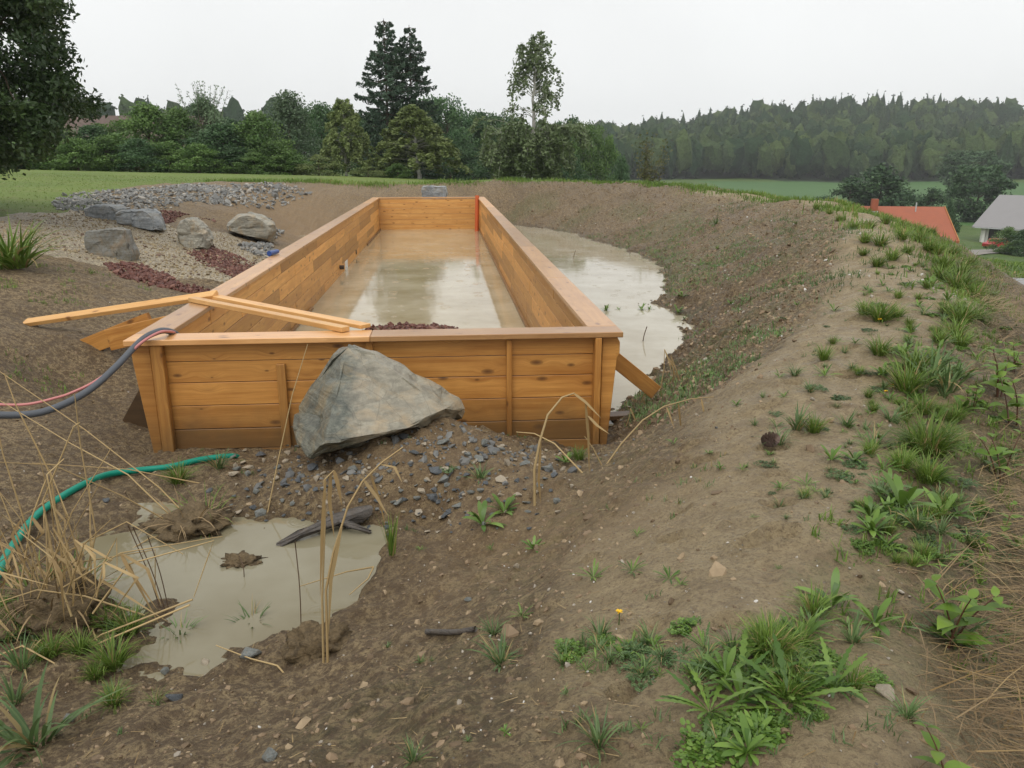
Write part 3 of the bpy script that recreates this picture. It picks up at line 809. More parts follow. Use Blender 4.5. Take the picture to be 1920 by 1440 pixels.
# orange drain pipe standing in the far right corner
M['orange_pipe'] = plain_material('orange_pvc', (0.50, 0.10, 0.025), .4, 4, .15)
pp = cyl('drain_pipe', (1.30, 33.6, -1.9), (1.365, 33.9, .10), .085, M['orange_pipe'], None, 20)
tag(pp, 'orange brown plastic drain pipe standing in the far right pool corner', 'pipe')

# loose planks: two across the front left corner, one slid down to the mud
tag(board('loose_plank', (-2.98, 9.60, .03), (-.98, 7.72, .03), .10, .05, M['wood_fresh'], side=(1, 1, 0)), 'nearer of two fresh planks laid side by side across the pool corner', 'plank', 'loose planks on the pool')
tag(board('loose_plank', (-2.84, 9.83, .028), (-.80, 7.86, .028), .13, .04, M['wood_fresh'], side=(1, 1, 0)), 'farther of two fresh planks laid side by side across the pool corner', 'plank', 'loose planks on the pool')
tag(board('loose_plank', (-2.74, 9.72, .06), (-5.42, 10.62, -.42), .13, .055, M['wood_fresh'], side=(0, 1, .35)), 'long plank sloping from the left rim down to the mud', 'plank', 'loose planks on the pool')
# ------------------------------------------------------------------ boulders and stones
from mathutils import noise as mnoise
def hull_rock(name, pts, mat, cuts=3, amp=.03, freq=3.0, seed=0, sharp=32, loc=None):
    bm = bmesh.new()
    for p in pts: bm.verts.new(p)
    r = bmesh.ops.convex_hull(bm, input=list(bm.verts))
    bmesh.ops.delete(bm, geom=[g for g in set(r['geom_interior'] + r['geom_unused']) if isinstance(g, bmesh.types.BMVert)], context='VERTS')
    bmesh.ops.triangulate(bm, faces=bm.faces)
    bmesh.ops.bevel(bm, geom=list(bm.edges), offset=.02, segments=1, affect='EDGES', clamp_overlap=True)
    bmesh.ops.triangulate(bm, faces=bm.faces)
    for _ in range(cuts):
        size = max((e.calc_length() for e in bm.edges))
        bmesh.ops.subdivide_edges(bm, edges=[e for e in bm.edges if e.calc_length() > size * .5], cuts=1)
        bmesh.ops.triangulate(bm, faces=bm.faces)
    bm.normal_update()
    so = Vector((seed * 7.1, seed * 3.3, seed * 1.7))
    offs = []
    for v in bm.verts:
        p = v.co * freq + so
        lay = mnoise.noise(Vector((p.x * .5 + p.z * .9, p.y * .5, p.z * 3.2)))
        d = mnoise.fractal(p, .9, 2.1, 5) * amp + abs(lay) * amp * -.8
        vd = mnoise.voronoi(Vector((p.x * .55, p.y * .55, p.z * .8)))[0]
        d -= amp * 1.6 * (1 if vd[1] - vd[0] < .12 else 0) * .6 + amp * 1.3 * vd[0]
        offs.append(v.normal * d)
    for v, o in zip(bm.verts, offs): v.co += o
    me = bpy.data.meshes.new(name)
    c = Vector(loc) if loc is not None else sum((v.co for v in bm.verts), Vector()) / len(bm.verts)
    for v in bm.verts: v.co -= c
    bm.to_mesh(me); bm.free()
    me.materials.append(mat)
    for p in me.polygons: p.use_smooth = True
    me.set_sharp_from_angle(angle=R(sharp))
    return link(name, me, None, c)

def P(px, py, Y): return tuple(at_y(px, py, Y))
big = hull_rock('boulder', [
    P(650, 634, 6.85), P(688, 645, 7.0), P(640, 664, 6.72), P(764, 686, 7.0), P(824, 716, 6.95), P(866, 746, 6.9), P(877, 770, 6.8), P(868, 792, 6.85),
    P(846, 764, 6.5), P(748, 810, 6.08), P(606, 834, 5.90), P(618, 780, 6.08), P(545, 806, 6.5), P(548, 772, 6.7), P(570, 738, 6.85), P(606, 690, 6.92),
    P(573, 862, 6.05), P(586, 864, 6.12), P(668, 846, 6.75), P(742, 822, 6.85), P(800, 800, 6.95),
    P(640, 640, 7.2), P(700, 655, 7.3), P(860, 760, 7.35), P(560, 790, 7.2), P(600, 850, 7.1), P(800, 810, 7.2), P(600, 720, 7.2), P(800, 715, 7.35)],
    M['rock_big'], cuts=5, amp=.022, freq=4.5, seed=2, sharp=17)
tag(big, 'huge angular grey and tan boulder standing before the front pool wall', 'boulder')

def outline_rock(pts, Y, depth, mat, label, seed, squash=.75, cuts=4, amp=.025, sink=.12):
    """pts: outline in the picture at distance Y; the rock gets its own depth behind it"""
    o = [np.array(P(x, y, Y)) for x, y in pts]
    c = sum(o) / len(o)
    allp = []
    zmin = min(p[2] for p in o)
    for p in o:
        q = p.copy()
        if p[2] - zmin < .1: q[2] -= sink
        allp.append(tuple(q + np.array([0, depth * .25, 0])))
        f = c + (q - c) * squash
        allp.append((f[0], Y - depth * .05, f[2]))
        allp.append((f[0], Y + depth, q[2] if q[2] < c[2] else f[2]))
    r = hull_rock('boulder', allp, mat, cuts, amp, 4.0, seed, 30)
    return tag(r, label, 'boulder', 'boulders round the pond')
outline_rock([(153,432),(212,427),(232,430),(243,462),(250,480),(246,494),(212,492),(182,485),(158,468)], 16.0, .45, M['rock_brown'], 'flat topped brownish slab boulder upright on pale gravel, nearest the left edge', 3, .96, 4, .02)
outline_rock([(150,392),(165,384),(206,383),(232,390),(226,408),(196,412),(158,411)], 21.8, .8, M['rock_grey'], 'low grey boulder partly hidden behind another long grey one', 4, .85)
outline_rock([(208,400),(222,392),(275,391),(290,402),(302,426),(285,428),(250,420),(212,420)], 20.8, .8, M['rock_grey'], 'long low blue grey boulder with a tapering right end', 5, .85)
outline_rock([(325,430),(332,413),(345,406),(364,407),(384,428),(395,452),(388,463),(345,468),(330,455)], 20.2, .7, M['rock_tan'], 'rounded pale grey boulder above the red lava gravel', 6, .8)
outline_rock([(416,424),(436,412),(440,402),(462,397),(486,402),(512,421),(516,436),(510,452),(470,446),(420,436)], 25.0, 1.1, M['rock_tan'], 'broad tan and grey boulder with a stepped top beside the pool', 7, .8)
outline_rock([(788,350),(792,347),(838,348),(841,366),(838,372),(790,372)], 36.6, .7, M['rock_grey'], 'dark square boulder behind the far pool wall', 8, .9, 3, .03)

def stone_mesh(name, mat, seed, flat=.7, sub=2):
    r = random.Random(seed)
    bm = bmesh.new()
    pts = []
    for _ in range(10):
        v = Vector((r.gauss(0, 1), r.gauss(0, 1), r.gauss(0, 1))).normalized() * r.uniform(.85, 1.05)
        bm.verts.new((v.x * .5, v.y * .40, v.z * .42 * flat))
    rr_ = bmesh.ops.convex_hull(bm, input=list(bm.verts))
    bmesh.ops.delete(bm, geom=[g for g in set(rr_['geom_interior'] + rr_['geom_unused']) if isinstance(g, bmesh.types.BMVert)], context='VERTS')
    bmesh.ops.bevel(bm, geom=list(bm.edges), offset=.025, segments=1, affect='EDGES')
    bmesh.ops.recalc_face_normals(bm, faces=bm.faces)
    me = bpy.data.meshes.new(name); bm.to_mesh(me); bm.free(); me.materials.append(mat)
    for p in me.polygons: p.use_smooth = True
    me.set_sharp_from_angle(angle=R(35))
    return me
ST = {k: [stone_mesh('stone', M[m], 10 * i + j, f) for j in range(5)] for i, (k, m, f) in enumerate([('d', 'stone_dark', .62), ('m', 'stone_mid', .7), ('p', 'stone_pale', .75)])}
_sr = random.Random(8)
def stone(px, py, w, kind, label=None, group=None):
    p = on_ground(px, py)
    d = math.hypot(p[0], p[1], p[2] - CAM_H)
    s = w * d / FPX
    o = link('stone', _sr.choice(ST[kind]), None, (p[0], p[1], p[2] + s * .12), (_sr.uniform(-.3, .3), _sr.uniform(-.3, .3), _sr.uniform(0, 6.3)), (s, s, s * _sr.uniform(.8, 1.1)))
    tag(o, label, 'stone', group)
    return o
# stones that can be told apart (pixel width of each as seen)
for px, py, w, k, lb in [
    (490, 855, 26, 'd', 'dark stone left of the boulder beside the green hose end'),
    (445, 878, 26, 'p', 'whitish stone by the end of the green hose'),
    (466, 880, 24, 'p', 'tan stone touching the whitish one near the hose end'),
    (438, 892, 24, 'p', 'orange tan flat stone in the mud below the whitish stone'),
    (488, 966, 30, 'm', 'round grey stone standing in the puddle at its top edge'),
    (541, 838, 18, 'm', 'grey stone tucked against the lower left foot of the boulder'),
    (586, 880, 30, 'd', 'dark stone just under the front corner of the boulder'),
    (560, 903, 22, 'd', 'slanting slate chip below the boulder'),
    (662, 882, 32, 'm', 'grey brown stone in the middle of the mound below the boulder'),
    (649, 900, 19, 'p', 'pale stone with a notch below the boulder'),
    (655, 860, 18, 'p', 'small cream stone under the boulder edge'),
    (832, 832, 30, 'm', 'flat grey slate leaning right of the boulder'),
    (777, 853, 26, 'd', 'dark wedge stone right under the boulder'),
    (795, 836, 16, 'p', 'small tan stone upright under the right end of the boulder'),
    (815, 886, 32, 'd', 'black stone atop the right hand stone pile'),
    (832, 903, 32, 'm', 'green grey stone leaning on the black one'),
    (802, 904, 22, 'p', 'tan cobble left of the black stone'),
    (814, 936, 34, 'd', 'shiny dark slate with white streaks'),
    (858, 952, 28, 'm', 'light grey stone at the right edge of the stone pile'),
    (896, 864, 34, 'm', 'grey stone with pale top lying alone right of the boulder'),
    (906, 834, 26, 'm', 'grey stone high on the mound near the pool wall'),
    (936, 826, 20, 'd', 'dark stone near the wall between the battens'),
    (985, 872, 24, 'm', 'grey stone left of the bent reed pair'),
    (1026, 882, 30, 'm', 'blue grey stone at the foot of the bent reed pair'),
    (940, 903, 28, 'p', 'tan flat stone on the right side of the mound'),
    (682, 975, 38, 'd', 'dark green stone at the root end of the sunken log'),
    (745, 944, 30, 'm', 'grey stone beside the green sedge at the puddle'),
    (785, 968, 20, 'd', 'dark stone behind the sedge'),
    (838, 968, 28, 'd', 'dark slate by the sprouting dock plant'),
    (725, 992, 24, 'd', 'black stone in the water by the sedge foot'),
    (470, 1232, 42, 'm', 'rounded grey stone on the near shore of the puddle'),
    (325, 1312, 42, 'd', 'bluish stone lying alone on the near mud at lower left'),
    (508, 1424, 46, 'm', 'grey stone at the bottom edge of the view'),
    (384, 1250, 30, 'p', 'tan stone at the near puddle edge'),
    (968, 1063, 20, 'p', 'white lump on the trodden soil'),
    (1000, 1022, 16, 'p', 'white pebble up the soil slope'),
    (878, 1128, 18, 'm', 'small grey green stone on the soil slope'),
    (1660, 1305, 44, 'p', 'buff lump of earth stone by the right hand weeds'),
    (130, 1352, 26, 'm', 'small grey stone by the bottom left grass tuft'),
    (588, 1168, 20, 'd', 'dark stone awash at the puddle right end'),
    (600, 1010, 20, 'm', 'grey chip at the right side of the puddle'),
    (310, 1262, 22, 'm', 'small grey stone under the fallen stalks'),
    (200, 940, 18, 'd', 'dark stone by the bend of the green hose')]:
    stone(px, py, w, k, lb)
_spots = []
while len(_spots) < 190:
    u = _sr.random()
    if u < .55: px, py = _sr.gauss(760, 130), _sr.gauss(915, 48)
    elif u < .8: px, py = _sr.gauss(520, 60), _sr.gauss(905, 35)
    else: px, py = _sr.gauss(980, 45), _sr.gauss(880, 40)
    if not (430 < px < 1080 and 830 < py < 1010) or (560 < px < 870 and py < 862): continue
    if all((px - a) ** 2 + (py - b) ** 2 > 220 for a, b in _spots):
        _spots.append((px, py))
for px, py in _spots:
    k = _sr.choices('dmp', [4, 4, 3])[0]
    nm = {'d': 'dark wet stone strewn over the mound below the boulder', 'm': 'grey stone strewn over the mound below the boulder', 'p': 'pale tan stone strewn over the mound below the boulder'}[k]
    stone(px, py, _sr.uniform(7, 21), k, nm, {'d': 'dark stones strewn over the mound', 'm': 'grey stones strewn over the mound', 'p': 'pale stones strewn over the mound'}[k])

# loose material nobody could count: one mesh each ------------------------------------------
def lump_protos(n, seed, faces=20):
    out = []
    r = np.random.default_rng(seed)
    for _ in range(n):
        bm = bmesh.new(); bmesh.ops.create_icosphere(bm, subdivisions=1, radius=.5)
        V = np.array([v.co[:] for v in bm.verts]); F = np.array([[v.index for v in f.verts] for f in bm.faces]); bm.free()
        V = V * r.uniform(.6, 1.15, (len(V), 1)) * np.array([1, r.uniform(.6, .95), r.uniform(.45, .8)])
        out.append((V, F))
    return out
LP = lump_protos(8, 5)
def scatter_lumps(name, pts, sizes, mat, seed, sink=.15):
    r = np.random.default_rng(seed)
    VV, FF, TT = [], [], []; off = 0
    a = r.uniform(0, 2 * math.pi, len(pts)); ti = r.uniform(-.5, .5, (len(pts), 2)); tn = r.random(len(pts))
    for k, (p, s) in enumerate(zip(pts, sizes)):
        V, F = LP[k % len(LP)]
        ca, sa = math.cos(a[k]), math.sin(a[k])
        W = np.stack([V[:, 0] * ca - V[:, 1] * sa, V[:, 0] * sa + V[:, 1] * ca, V[:, 2] + ti[k, 0] * V[:, 0] + ti[k, 1] * V[:, 1]], 1) * s
        VV.append(W + p + np.array([0, 0, s * (.3 - sink)])); FF.append(F + off); off += len(V)
        TT.append(np.full(len(V), tn[k]))
    me = np_mesh(name, np.concatenate(VV), np.concatenate(FF), mat, False, {'tint': np.concatenate(TT)})
    return tag(link(name, me), kind='stuff')
def lump_material(name, a, b, c3, rough=.55):
    t = NT(name); v = t.attr('tint')
    c = t.mix(t.ramp(v, [(0, 0.0), (.75, 1.0)]), a, b)
    c = t.mix(t.math('GREATER_THAN', v, .82), c, c3)
    c = t.mix(t.math('MULTIPLY', t.noise(t.pos(), 30, 4), .5), c, tuple(x * .5 for x in a))
    t.set('Base Color', c); t.set('Roughness', rough); t.set('Specular IOR Level', .4)
    return t.m
M['rubble'] = lump_material('rubble', (.15, .15, .145), (.29, .285, .265), (.45, .41, .35))
M['mound_rubble'] = lump_material('mound_rubble', (.085, .088, .09), (.20, .195, .18), (.36, .30, .22))
M['red_lava'] = lump_material('red_lava', (.085, .028, .02), (.17, .062, .042), (.25, .12, .085))
M['clod'] = lump_material('clod', (.13, .088, .05), (.30, .212, .128), (.38, .28, .17), .7)
M['pebble'] = lump_material('pebble', (.28, .24, .19), (.45, .40, .33), (.68, .66, .62), .5)
M['pale_pebble'] = lump_material('pale_pebble', (.25, .19, .105), (.42, .335, .20), (.16, .10, .07), .6)
def in_poly(poly, n, seed, dens=None):
    r = np.random.default_rng(seed); Q = np.asarray(poly); out = []
    lo, hi = Q.min(0), Q.max(0)
    while len(out) < n:
        c = r.uniform(lo, hi, (4000, 2))
        d = pip_dist(poly, c[:, 0], c[:, 1])
        ok = d > 0
        # ragged, thinning edge
        ok &= r.random(len(c)) < np.clip(.25 + d * 1.4 + .5 * fbm(c[:, 0], c[:, 1], .8, 2), .03, 1)
        if dens is not None: ok &= r.random(len(c)) < dens(c[:, 0], c[:, 1])
        out.extend(c[ok].tolist())
    c = np.array(out[:n])
    return np.column_stack([c, ground_z(c[:, 0], c[:, 1])])
def px_poly(pp): return [tuple(on_ground(x, y)[:2]) for x, y in pp]
r_ = np.random.default_rng(21)
pts = in_poly(px_poly([(88,385),(118,366),(190,358),(290,352),(360,345),(440,350),(452,372),(400,385),(330,388),(280,396),(215,392),(150,400),(110,395)]), 2600, 1)
scatter_lumps('rubble', pts, r_.gamma(4, .018, len(pts)) + .035, M['rubble'], 2)
pts = in_poly(px_poly([(420,348),(500,342),(560,350),(590,365),(540,385),(480,392),(430,388),(380,392),(370,380)]), 620, 3)
scatter_lumps('rubble', pts, r_.gamma(3, .03, len(pts)) + .04, M['rubble'], 4)
pts = np.concatenate([in_poly(px_poly([(440,460),(500,452),(520,470),(515,485),(470,480)]), 160, 31), in_poly(px_poly([(480,405),(512,412),(530,440),(515,450)]), 90, 32)])
scatter_lumps('rubble', pts, r_.gamma(3, .03, len(pts)) + .05, M['rubble'], 33)
pts = np.concatenate([in_poly(px_poly([(345,470),(395,460),(440,478),(490,500),(478,520),(440,530),(405,505),(360,485)]), 1900, 5),
                      in_poly(px_poly([(195,496),(250,492),(300,512),(345,535),(400,545),(395,560),(330,545),(250,525),(205,508)]), 1700, 6),
                      in_poly(px_poly([(300,395),(345,400),(410,410),(410,425),(345,402),(310,420)]), 350, 7)])
scatter_lumps('lava_gravel', pts, r_.gamma(4, .011, len(pts)) + .02, M['red_lava'], 8)
pts = in_poly(gravel_poly, 4500, 9)
scatter_lumps('pebbles', pts, r_.gamma(3, .010, len(pts)) + .015, M['pale_pebble'], 10)
# red gravel heaped inside the pool at its near end
c = r_.uniform((-2.3, 10.8), (1.0, 14.6), (9000, 2)); z = ground_z(c[:, 0], c[:, 1])
k = z > PW - .03; c, z = c[k][:2200], z[k][:2200]
scatter_lumps('lava_gravel', np.column_stack([c, z]), r_.gamma(4, .011, len(c)) + .025, M['red_lava'], 12)
# soil clods on the raw slopes and small pale pebbles washed out of the soil
def mound_rubble():
    r = np.random.default_rng(61)
    c = np.column_stack([r.normal(-.15, .75, 1500), r.normal(6.05, .45, 1500)])
    c = c[(c[:, 1] < 7.3) & (c[:, 1] > 4.9)]
    z = ground_z(c[:, 0], c[:, 1]); k = z > PU + .06
    p = np.column_stack([c, z])[k][:470]
    scatter_lumps('rubble', p, r.gamma(1.6, .017, len(p)) + .014, M['mound_rubble'], 62, .22)
mound_rubble()
def band(n, seed, y_lo=1.6, y_hi=40, x_lo=-7, x_hi=12, p=None):
    r = np.random.default_rng(seed); out = []
    while sum(len(o) for o in out) < n:
        Y = y_lo * (y_hi / y_lo) ** r.random(6000)
        X = r.uniform(x_lo, x_hi, 6000)
        z = ground_z(X, Y)
        ok = ~((X > x0 - .25) & (X < x1 + .25) & (Y > y0 - .05) & (Y < y1 + .1))
        ok &= ~((X > 1.4) & (Y > 7.5) & (z < PO + .01)) & ~((z < PU + .005) & (Y < 6.2))
        ok &= p(X, Y, z)
        out.append(np.column_stack([X, Y, z])[ok])
    return np.concatenate(out)[:n]
def not_green(X, Y): return (pip_dist(lawn_poly, X, Y) < -.1) & (pip_dist([tuple(q) for q in sl], X, Y) < 0) & (pip_dist(gravel_poly, X, Y) < 0)
pts = band(7500, 13, 6.5, 38, 1.6, 11, lambda X, Y, z: not_green(X, Y) & (line_dist(path_line, X, Y) > .8))
d = np.hypot(pts[:, 0], pts[:, 1])
scatter_lumps('soil_clods', pts, np.random.default_rng(1).gamma(2.2, .013, len(pts)) + .012 + .0006 * d, M['clod'], 14, .3)
pts = band(10000, 15, 1.7, 12, -6.5, 4, lambda X, Y, z: not_green(X, Y) & (line_dist(path_line, X, Y) > .75 * np.random.default_rng(5).random(len(X))))
scatter_lumps('soil_clods', pts, np.random.default_rng(2).gamma(1.1, .012, len(pts)) + .005, M['clod'], 16, .32)
pts = band(1500, 17, 1.7, 14, -5, 6, lambda X, Y, z: not_green(X, Y))
scatter_lumps('pebbles', pts, np.random.default_rng(3).gamma(1.5, .0045, len(pts)) + .004, M['pebble'], 18, .1)
pts = band(700, 19, 8, 36, 1.6, 11, lambda X, Y, z: not_green(X, Y))
scatter_lumps('pebbles', pts, np.random.default_rng(4).gamma(1.5, .012, len(pts)) + .015, M['pebble'], 20, .1)
# ------------------------------------------------------------------ trees
M['bark'] = plain_material('bark', (0.09, 0.07, 0.05), .85, 12, .4, .2, .8)
M['bark_birch'] = rock_material('birch_bark', (.55, .53, .48), (.62, .60, .56), (.3, .28, .25), (.08, .07, .06), 1.5, .7, layers=True, spec=.2)
M['leaf_broad'] = leaf_material('leaf_broad', (0.062, 0.125, 0.032), (0.16, 0.255, 0.068))
M['leaf_dark'] = leaf_material('leaf_dark', (0.04, 0.09, 0.038), (0.105, 0.18, 0.07))
M['leaf_oak'] = leaf_material('leaf_oak', (0.026, 0.055, 0.018), (0.085, 0.14, 0.045), .42, .25, .4)
M['leaf_olive'] = leaf_material('leaf_olive', (0.115, 0.155, 0.048), (0.225, 0.27, 0.1))
M['leaf_birch'] = leaf_material('leaf_birch', (0.105, 0.15, 0.062), (0.2, 0.25, 0.12))
M['leaf_grey'] = leaf_material('leaf_grey', (0.085, 0.14, 0.075), (0.175, 0.24, 0.13))
M['needle'] = leaf_material('needle', (0.03, 0.06, 0.036), (0.075, 0.118, 0.07), .55, .1)
M['leaf_far'] = leaf_material('leaf_far', (0.03, 0.062, 0.028), (0.095, 0.15, 0.06), .7, .0, .15)
M['leaf_valley'] = leaf_material('leaf_valley', (0.03, 0.066, 0.03), (0.075, 0.13, 0.052), .6, .0, .2)
M['leaf_autumn'] = leaf_material('leaf_autumn', (0.07, 0.085, 0.03), (0.16, 0.15, 0.06))

def leaf_quads(c, size, rs, hang=0.0, aspect=.55, drop=None):
    """n leaf blades (two-triangle diamonds) at centres c"""
    n = len(c)
    u = rs.normal(size=(n, 3)); u[:, 2] = u[:, 2] * (1 - hang) - hang * 1.5
    u /= np.linalg.norm(u, axis=1)[:, None]
    w = rs.normal(size=(n, 3)); v = np.cross(u, w); v /= np.linalg.norm(v, axis=1)[:, None] + 1e-9
    s = (size * rs.uniform(.6, 1.35, n))[:, None]
    V = np.stack([c - u * s * .5, c + v * s * aspect * .5, c + u * s * .5, c - v * s * aspect * .5], 1).reshape(-1, 3)
    F = np.arange(4 * n).reshape(n, 4)
    return V, F

def tubes(lines, sides=6):
    """lines: list of (pts (k,3), radii (k))"""
    VV, FF = [], []; off = 0
    for P_, r in lines:
        P_ = np.asarray(P_, float); r = np.asarray(r, float); k = len(P_)
        T = np.gradient(P_, axis=0); T /= np.linalg.norm(T, axis=1)[:, None] + 1e-9
        ref = np.array([0, 0, 1.0]) if abs(T[0, 2]) < .8 else np.array([1.0, 0, 0])
        U = np.cross(T, ref); U /= np.linalg.norm(U, axis=1)[:, None] + 1e-9
        W = np.cross(T, U)
        a = np.arange(sides) * 2 * math.pi / sides
        ring = P_[:, None, :] + r[:, None, None] * (np.cos(a)[None, :, None] * U[:, None, :] + np.sin(a)[None, :, None] * W[:, None, :])
        VV.append(ring.reshape(-1, 3))
        i, j = np.meshgrid(np.arange(k - 1), np.arange(sides), indexing='ij')
        q = np.stack([i * sides + j, i * sides + (j + 1) % sides, (i + 1) * sides + (j + 1) % sides, (i + 1) * sides + j], -1).reshape(-1, 4)
        FF.append(q + off); off += k * sides
    return np.concatenate(VV), np.concatenate(FF)

def curve(a, b, sag=0.0, n=6, wob=0.0, rs=None):
    a, b = np.asarray(a, float), np.asarray(b, float)
    t = np.linspace(0, 1, n)[:, None]
    p = a + (b - a) * t
    p[:, 2] += (sag * 4 * t * (1 - t))[:, 0]
    if wob and rs is not None: p[1:-1] += rs.normal(0, wob, (n - 2, 3))
    return p

def broad_proto(seed, n_leaf, leaf, shape='round', clusters=70, mat='leaf_broad', gap=.0, low=.12):
    """unit tree: height 1, crown about 1 wide"""
    rs = np.random.default_rng(seed)
    cc = []
    while len(cc) < clusters:
        z = rs.uniform(low, .97)
        t = (z - low) / (1 - low)
        if shape == 'round': prof = math.sqrt(max(0.02, 1 - (2 * t - 1) ** 2)) ** .8
        elif shape == 'bush': prof = min(1, 1.15 * (1 - t ** 2.2)) * (.8 + .2 * min(1, t * 4))
        elif shape == 'cone': prof = (1 - t) ** .7 * .95 + .05
        else: prof = 1
        a = rs.uniform(0, 6.283)
        rad = .46 * prof * math.sqrt(rs.uniform(.12, 1)) * (1 + .28 * math.sin(3 * a + seed) * math.sin(5 * z + seed))
        cc.append((rad * math.cos(a), rad * math.sin(a), z))
    cc = np.array(cc)
    wgt = rs.uniform(.4, 1.3, clusters); wgt /= wgt.sum()
    idx = rs.choice(clusters, n_leaf, p=wgt)
    csz = rs.uniform(.055, .115, clusters)
    off = rs.normal(size=(n_leaf, 3)); off /= np.linalg.norm(off, axis=1)[:, None]; off *= (rs.random(n_leaf) ** .5)[:, None] * 1.5
    c = cc[idx] + off * csz[idx][:, None] * np.array([1.15, 1.15, .8])
    c[:, 2] = np.maximum(c[:, 2], .0)
    V, F = leaf_quads(c, leaf, rs, .25)
    ct = rs.uniform(0, .65, clusters)
    tint = np.clip(ct[idx] + rs.uniform(-.1, .4, n_leaf), 0, 1)
    crown = np_mesh('crown', V, F, M[mat], False, {'tint': np.repeat(tint, 4)})
    lines = []
    top = np.array([rs.normal(0, .02), rs.normal(0, .02), .8])
    tr = curve((0, 0, -.03), top, 0, 8, .008, rs)
    lines.append((tr, np.linspace(.022, .006, 8)))
    for k in rs.choice(clusters, min(clusters, 22), replace=False):
        h = max(.06, min(.75, cc[k][2] - rs.uniform(.05, .25)))
        base = np.array([np.interp(h, tr[:, 2], tr[:, 0]), np.interp(h, tr[:, 2], tr[:, 1]), h])
        lines.append((curve(base, cc[k], .03, 6, .008, rs), np.linspace(.009 * (1 - h * .6), .002, 6)))
    V, F = tubes(lines, 6)
    trunk = np_mesh('trunk', V, F, M['bark'], True)
    return trunk, crown

def birch_proto(seed, n_leaf, leaf, mat='leaf_birch', lowskirt=True, strands=150):
    rs = np.random.default_rng(seed)
    lines = []; LC = []; LT = []
    tr = curve((0, 0, -.02), (.03, 0, .97), 0, 12, .007, rs)
    lines.append((tr, np.linspace(.016, .002, 12)))
    per = n_leaf // strands
    for k in range(strands):
        if lowskirt:
            h = rs.choice([rs.uniform(.08, .40), rs.uniform(.12, .36), rs.uniform(.47, .98)], p=[.42, .36, .22])
        else:
            h = rs.uniform(.10, .97)
        base = np.array([np.interp(h, tr[:, 2], tr[:, 0]), np.interp(h, tr[:, 2], tr[:, 1]), h])
        if lowskirt:
            reach = (.30 if h < .43 else .20 * (1 - (h - .45) / .58) ** .6) * rs.uniform(.25, 1)
            if h < .43: reach = (.16 + .5 * h) * rs.uniform(.3, 1.0) * .85
        else:
            reach = .36 * (1 - h) ** .75 * rs.uniform(.3, 1) + .03
        a = rs.uniform(0, 6.283)
        up = rs.uniform(.02, .10)
        tip = base + np.array([reach * math.cos(a), reach * math.sin(a), up])
        mid = curve(base, tip, .02, 5, .004, rs)
        hang = rs.uniform(.05, .14) * (1.2 if lowskirt else .9)
        down = curve(tip, tip + np.array([.12 * reach * math.cos(a), .12 * reach * math.sin(a), -hang]), .01, 5)
        path = np.concatenate([mid, down[1:]])
        lines.append((path, np.linspace(.0045 * (1.1 - h) * (.45 if h < .43 else 1), .0005, len(path))))
        m_ = int(per * (.42 if lowskirt and h > .44 else 1.1))
        t = rs.uniform(.35, 1, m_)
        ip = t * (len(path) - 1); i0 = np.minimum(ip.astype(int), len(path) - 2); f = (ip - i0)[:, None]
        c = path[i0] * (1 - f) + path[i0 + 1] * f + rs.normal(0, .010, (m_, 3))
        c[:, 2] = np.maximum(c[:, 2], .0)
        LC.append(c); LT.append(np.clip(rs.uniform(0, .6) + rs.uniform(-.1, .4, m_), 0, 1))
    c = np.concatenate(LC); tint = np.concatenate(LT)
    V, F = leaf_quads(c, leaf, rs, .7, .5)
    crown = np_mesh('crown', V, F, M[mat], False, {'tint': np.repeat(tint, 4)})
    V, F = tubes(lines, 5)
    return np_mesh('trunk', V, F, M['bark_birch'], True), crown

def spruce_proto(seed, n_leaf, leaf, width=.17):
    rs = np.random.default_rng(seed)
    lines = []; LC = []; LT = []
    tr = curve((0, 0, -.02), (0, 0, .985), 0, 10, .002, rs)
    lines.append((tr, np.linspace(.014, .0015, 10)))
    br = []
    h = .05
    while h < .985:
        nb = 6 if h < .8 else 4
        ph = rs.uniform(0, 6.28)
        for k in range(nb):
            if rs.random() < .14: continue
            a = ph + k * 6.283 / nb + rs.normal(0, .2)
            L = width * ((1 - h) ** .62) * rs.uniform(.55, 1.25) + .010
            if h < .3: L *= .75 + h * .8
            br.append((h + rs.normal(0, .004), a, L))
        h += .030 if h < .7 else .020
    per = n_leaf // len(br) + 1
    for h, a, L in br:
        d = np.array([math.cos(a), math.sin(a), 0])
        t = np.linspace(0, 1, 6)[:, None]
        p = np.array([0, 0, h]) + d * L * t + np.array([0, 0, 1]) * (-.30 * L * t + .26 * L * t ** 3)
        lines.append((p, np.linspace(.003, .0006, 6)))
        m = max(6, int(per * L / width * 1.7))
        tt = np.sqrt(rs.uniform(.02, 1, m)); ip = tt * 5; i0 = np.minimum(ip.astype(int), 4); f = (ip - i0)[:, None]
        c = p[i0] * (1 - f) + p[i0 + 1] * f
        side = np.array([-d[1], d[0], 0])
        c = c + side * (rs.normal(0, .16, m) * L * (1.05 - tt))[:, None]
        c[:, 2] -= np.abs(rs.normal(0, .012, m)) + .003
        LC.append(c); LT.append(np.clip(rs.uniform(0, .5) + rs.uniform(-.1, .4, m), 0, 1))
    c = np.concatenate(LC); tint = np.concatenate(LT)
    V, F = leaf_quads(c, leaf, rs, .55, .38)
    crown = np_mesh('crown', V, F, M['needle'], False, {'tint': np.repeat(tint, 4)})
    V, F = tubes(lines, 5)
    return np_mesh('trunk', V, F, M['bark'], True), crown

